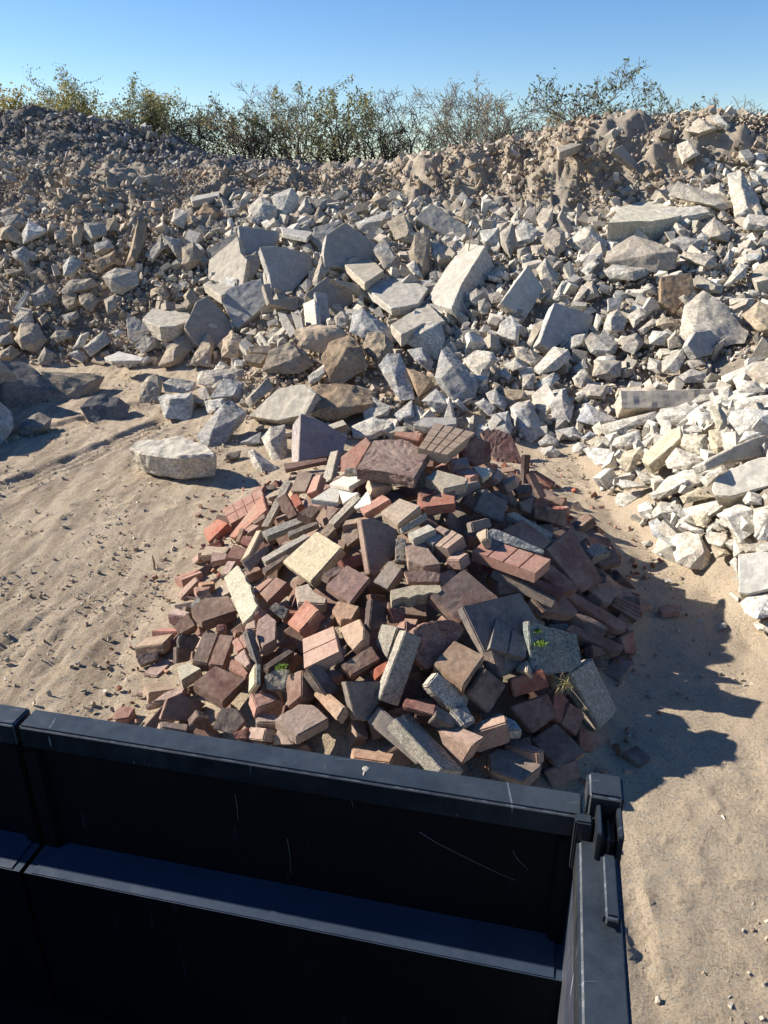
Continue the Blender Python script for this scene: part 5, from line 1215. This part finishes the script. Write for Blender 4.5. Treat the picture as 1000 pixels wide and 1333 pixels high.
TREES = [
 (12, 112, 27, 30, 'y', 3500, 'yellow olive bush at the far left edge of the tree line', 4, 0, BARK, .07),
 (60, 100, 28, 26, 'g', 2400, 'grey green tree just right of the leftmost yellow olive bush', 4, 0, BARK, .06),
 (92, 93, 27, 28, 'g', 3200, 'tall grey green tree with an airy top above the far left heap', 4, 0, BARK, .06),
 (135, 112, 26.5, 30, 'y', 4200, 'broad yellow green bush above the crest of the far left heap', 4, 0, BARK, .07),
 (188, 106, 27, 28, 'o', 4500, 'dense olive tree above the right shoulder of the far left heap', 4, 0, BARK, .065),
 (228, 116, 26, 22, 'g', 900, 'thin airy tree at the right end of the far left heap', 3, 0, BARK, .06),
 (285, 150, 26, 28, 'd', 2600, 'low dark green shrub right of the far left heap', 4, 0, BARK, .065),
 (308, 124, 25.5, 26, 'd', 1500, 'dark leaved open tree left of the bare pale tree', 3, -.3, BARK, .07),
 (338, 136, 25, 20, 't', 1200, 'tan leaved small tree leaning beside the dark leaved open tree', 3, .3, BARK, .06),
 (362, 130, 26, 22, 'd', 1500, 'dark shrubby tree in front of the bare pale tree', 3, 0, BARK, .06),
 (392, 104, 27, 34, 't', 350, 'large bare pale tree left of the tall dense olive tree', 5, 0, BARKP, .05),
 (445, 106, 25.5, 38, 'o', 5200, 'tall dense olive tree, the fullest in the middle of the tree line', 6, 0, BARK, .07),
 (490, 132, 26, 30, 'g', 2200, 'lower olive bush right against the tall dense olive tree', 4, 0, BARK, .065),
 (512, 112, 26.5, 22, 't', 250, 'bare dark twisted tree right of the dense olive tree', 3, -.2, BARK, .05),
 (536, 118, 25, 14, 't', 80, 'slim bare tree with an upright dark trunk in the middle', 2, .25, BARK, .05),
 (578, 108, 27, 24, 'g', 500, 'bare pale tree with upright twigs right of the slim bare one', 4, 0, BARKP, .05),
 (612, 108, 26.5, 26, 'g', 900, 'sparse grey leaved tree left of the wide bare pale tree', 4, 0, BARKP, .06),
 (652, 92, 26, 34, 'y', 700, 'wide bare pale tree with yellow specks of leaf', 5, 0, BARKP, .06),
 (630, 160, 25, 36, 'g', 2600, 'low pale green scrub under the wide bare pale tree', 5, 0, BARKP, .06),
 (706, 112, 25.5, 20, 't', 90, 'bare crooked tree with dark branches above the tan bush', 2, -.2, BARK, .05),
 (722, 150, 24.5, 34, 't', 3800, 'rounded tan olive bush left of the tallest tree', 5, 0, BARK, .06),
 (742, 118, 26, 14, 'g', 160, 'thin bare sapling between the tan bush and the tallest tree', 2, 0, BARK, .05),
 (818, 64, 21, 42, 'd', 1000, 'tallest tree, open crown with scattered dark leaves on curved limbs', 3, .45, BARK, .075),
 (812, 145, 21.5, 28, 'o', 4200, 'dense olive bush at the foot of the tallest tree', 4, 0, BARK, .06),
 (884, 108, 20, 34, 'd', 420, 'leaning dark tree with bare forked limbs right of the tallest tree', 2, .9, BARK, .065),
 (910, 124, 21, 26, 'g', 700, 'pale airy shrub behind the white blocks on the right crest', 4, 0, BARKP, .06),
 (962, 122, 21, 18, 'g', 260, 'faint twiggy shrub on the right crest', 3, 0, BARKP, .05),
 (990, 126, 21, 16, 'g', 260, 'twiggy shrub at the far right end of the crest', 3, 0, BARKP, .05)]
for i, (px, yt, Yd, hw, lf, nl, lab, st, ln_, bk, ls) in enumerate(TREES):
    bush = 'bush' in lab or 'shrub' in lab or 'scrub' in lab
    make_tree(px, yt, Yd, hw, lf, nl, lab, 40+i, stems=st, lean=ln_, bark=bk, lsz=ls*1.25, name='shrub' if bush else 'scrub_tree', cat='bush' if bush else 'tree', fill=nl//60 if nl > 2000 else 0, depth=3 if nl > 1800 or yt > 135 or nl < 200 else 4)
# far brush that closes the gaps
r = np.random.default_rng(77); n = 15000; bx = r.uniform(-16, 12, n); by = 28+r.normal(0, .8, n); hgt = np.clip(.55+.6*fbm(bx, bx*0, 1.4, 4, 81), .2, 1.6); bz = bil(HG, bx, by)-.1+hgt*r.random(n)**.8
R = rotm(n, r); q = np.array([[-1, -.45, 0], [.2, -.5, .15], [1, .1, 0], [-.1, .5, .1]])*.5; S = .09*r.uniform(.5, 1.4, n)
V = (q[None]*S[:, None, None])@R.transpose(0, 2, 1)+np.stack([bx, by, bz], 1)[:, None, :]
me = npmesh('undergrowth', V.reshape(-1, 3), np.arange(n*4).reshape(-1, 4)); at = me.attributes.new('tint', 'FLOAT', 'FACE'); at.data.foreach_set('value', r.random(n).astype(np.float32))
tag(link('undergrowth', me, LM_['o']), 'low tangled undergrowth between the trees', 'undergrowth', kind='stuff')
# ---------------------------------------------------------------- labels
LMK = dict(brick=[(512, 592, 'the porous red slab'), (584, 572, 'the block patterned paver'), (656, 588, 'the shaggy red slab'), (407, 724, 'the speckled yellow paver'), (453, 762, 'the square rose paver'), (395, 802, 'the smooth orange brick'),
  (313, 775, 'the yellow picket piece'), (286, 890, 'the maroon square paver'), (540, 770, 'the yellow scalloped piece'), (597, 863, 'the square tan paver'), (522, 866, 'the grey kerb beam'), (666, 724, 'the grooved pink paver'), (750, 722, 'the big leaning purple paver'),
  (720, 842, 'the mossy aggregate slab'), (773, 903, 'the big grey block'), (640, 810, 'the big slate slab'), (415, 842, 'the grooved rose double paver'), (495, 710, 'the tall purple slab'), (392, 936, 'the clip cornered rose paver'), (728, 970, 'the lower right brown paver'), (277, 843, 'the close grey brown pair'),
  (521, 666, 'the yellow brown paver'), (200, 832, 'the farthest left tan paver'), (560, 965, 'the speckle edged grey bar'), (375, 683, 'the long upper grey paver'), (778, 798, 'the slanting reddish brick'), (700, 616, 'the red tile fan')],
 rock=[(292, 345, 'the standing cream slab'), (372, 350, 'the curved grey slab'), (316, 395, 'the pointed grey slab'), (515, 376, 'the flat sunlit slabs'), (595, 358, 'the tall cream beam'), (850, 280, 'the long tan slab'), (968, 252, 'the upright white block'), (740, 425, 'the purple grey square slab'),
  (835, 330, 'the rough rounded rock'), (925, 415, 'the largest rough boulder'), (872, 518, 'the long kerb beam'), (965, 620, 'the biggest right block'), (900, 715, 'the lone rounded white boulder'), (984, 745, 'the square flat fronted block'), (222, 592, 'the big flat topped boulder'), (230, 530, 'the squarish white boulder'),
  (424, 570, 'the purple grey block'), (450, 470, 'the brown wedge boulder'), (600, 485, 'the pointed blue grey block'), (685, 548, 'the egg shaped boulder'), (30, 510, 'the huge dark boulder'), (137, 532, 'the dark rounded boulder'), (340, 275, 'the round tan boulder'), (230, 455, 'the three earthy chunks'),
  (40, 302, 'the bright left edge block'), (155, 368, 'the wedge shaped pale block'), (218, 415, 'the flat overhanging slab'), (365, 520, 'the pale triangular slab'), (762, 312, 'the pale blue white chunk'), (680, 380, 'the smooth wide grey slab'), (575, 295, 'the diagonal grey beam'), (862, 578, 'the slanting cream bar'), (905, 580, 'the cream yellow cube')])
ORD = ['first', 'second', 'third', 'fourth', 'fifth', 'sixth', 'seventh', 'eighth', 'ninth', 'tenth', 'eleventh', 'twelfth']
used = {}
for e in ENT:
    if e['label']: continue
    lm = min(LMK[e['fam']], key=lambda q: (q[0]-e['px'])**2+(q[1]-e['py'])**2); dx, dy = e['px']-lm[0], e['py']-lm[1]
    big, small = (.13, .08) if e['fam'] == 'brick' else (.42, .22)
    sz = 'large ' if e['size'] > big else 'small ' if e['size'] < small else ''
    a = math.degrees(math.atan2(-dy, dx)) % 360
    dr = ['right of', 'upper right of', 'above', 'upper left of', 'left of', 'lower left of', 'below', 'lower right of'][int((a+22.5)//45) % 8]
    e['key'] = f"{sz}{e['col']} {e['noun']} {dr} {lm[2]}"; used.setdefault(e['key'], []).append(e)
for k, es in used.items():
    es.sort(key=lambda e: e['px']); n = len(es)
    for i, e in enumerate(es):
        if n == 1: pre = ''
        elif i == 0: pre = 'leftmost '
        elif i == n-1: pre = 'rightmost '
        elif n == 3: pre = 'middle '
        else: pre = ORD[min(i, 11)]+' from left '
        e['label'] = pre+k
CATN = {'half buried brick': 'brick', 'chunk': 'concrete chunk', 'slab': 'concrete piece', 'earthy boulder': 'boulder'}
for e in ENT:
    o = e['o']; grp = 'bricks and pavers dumped in the pile' if e['fam'] == 'brick' else 'broken concrete pieces of the rubble heap'
    tag(o, e['label'], 'paver' if e['noun'] == 'slab' and e['fam'] == 'brick' else CATN.get(e['noun'], e['noun']), grp)
print('ENT', len(ENT), 'bricks', sum(e['fam'] == 'brick' for e in ENT))
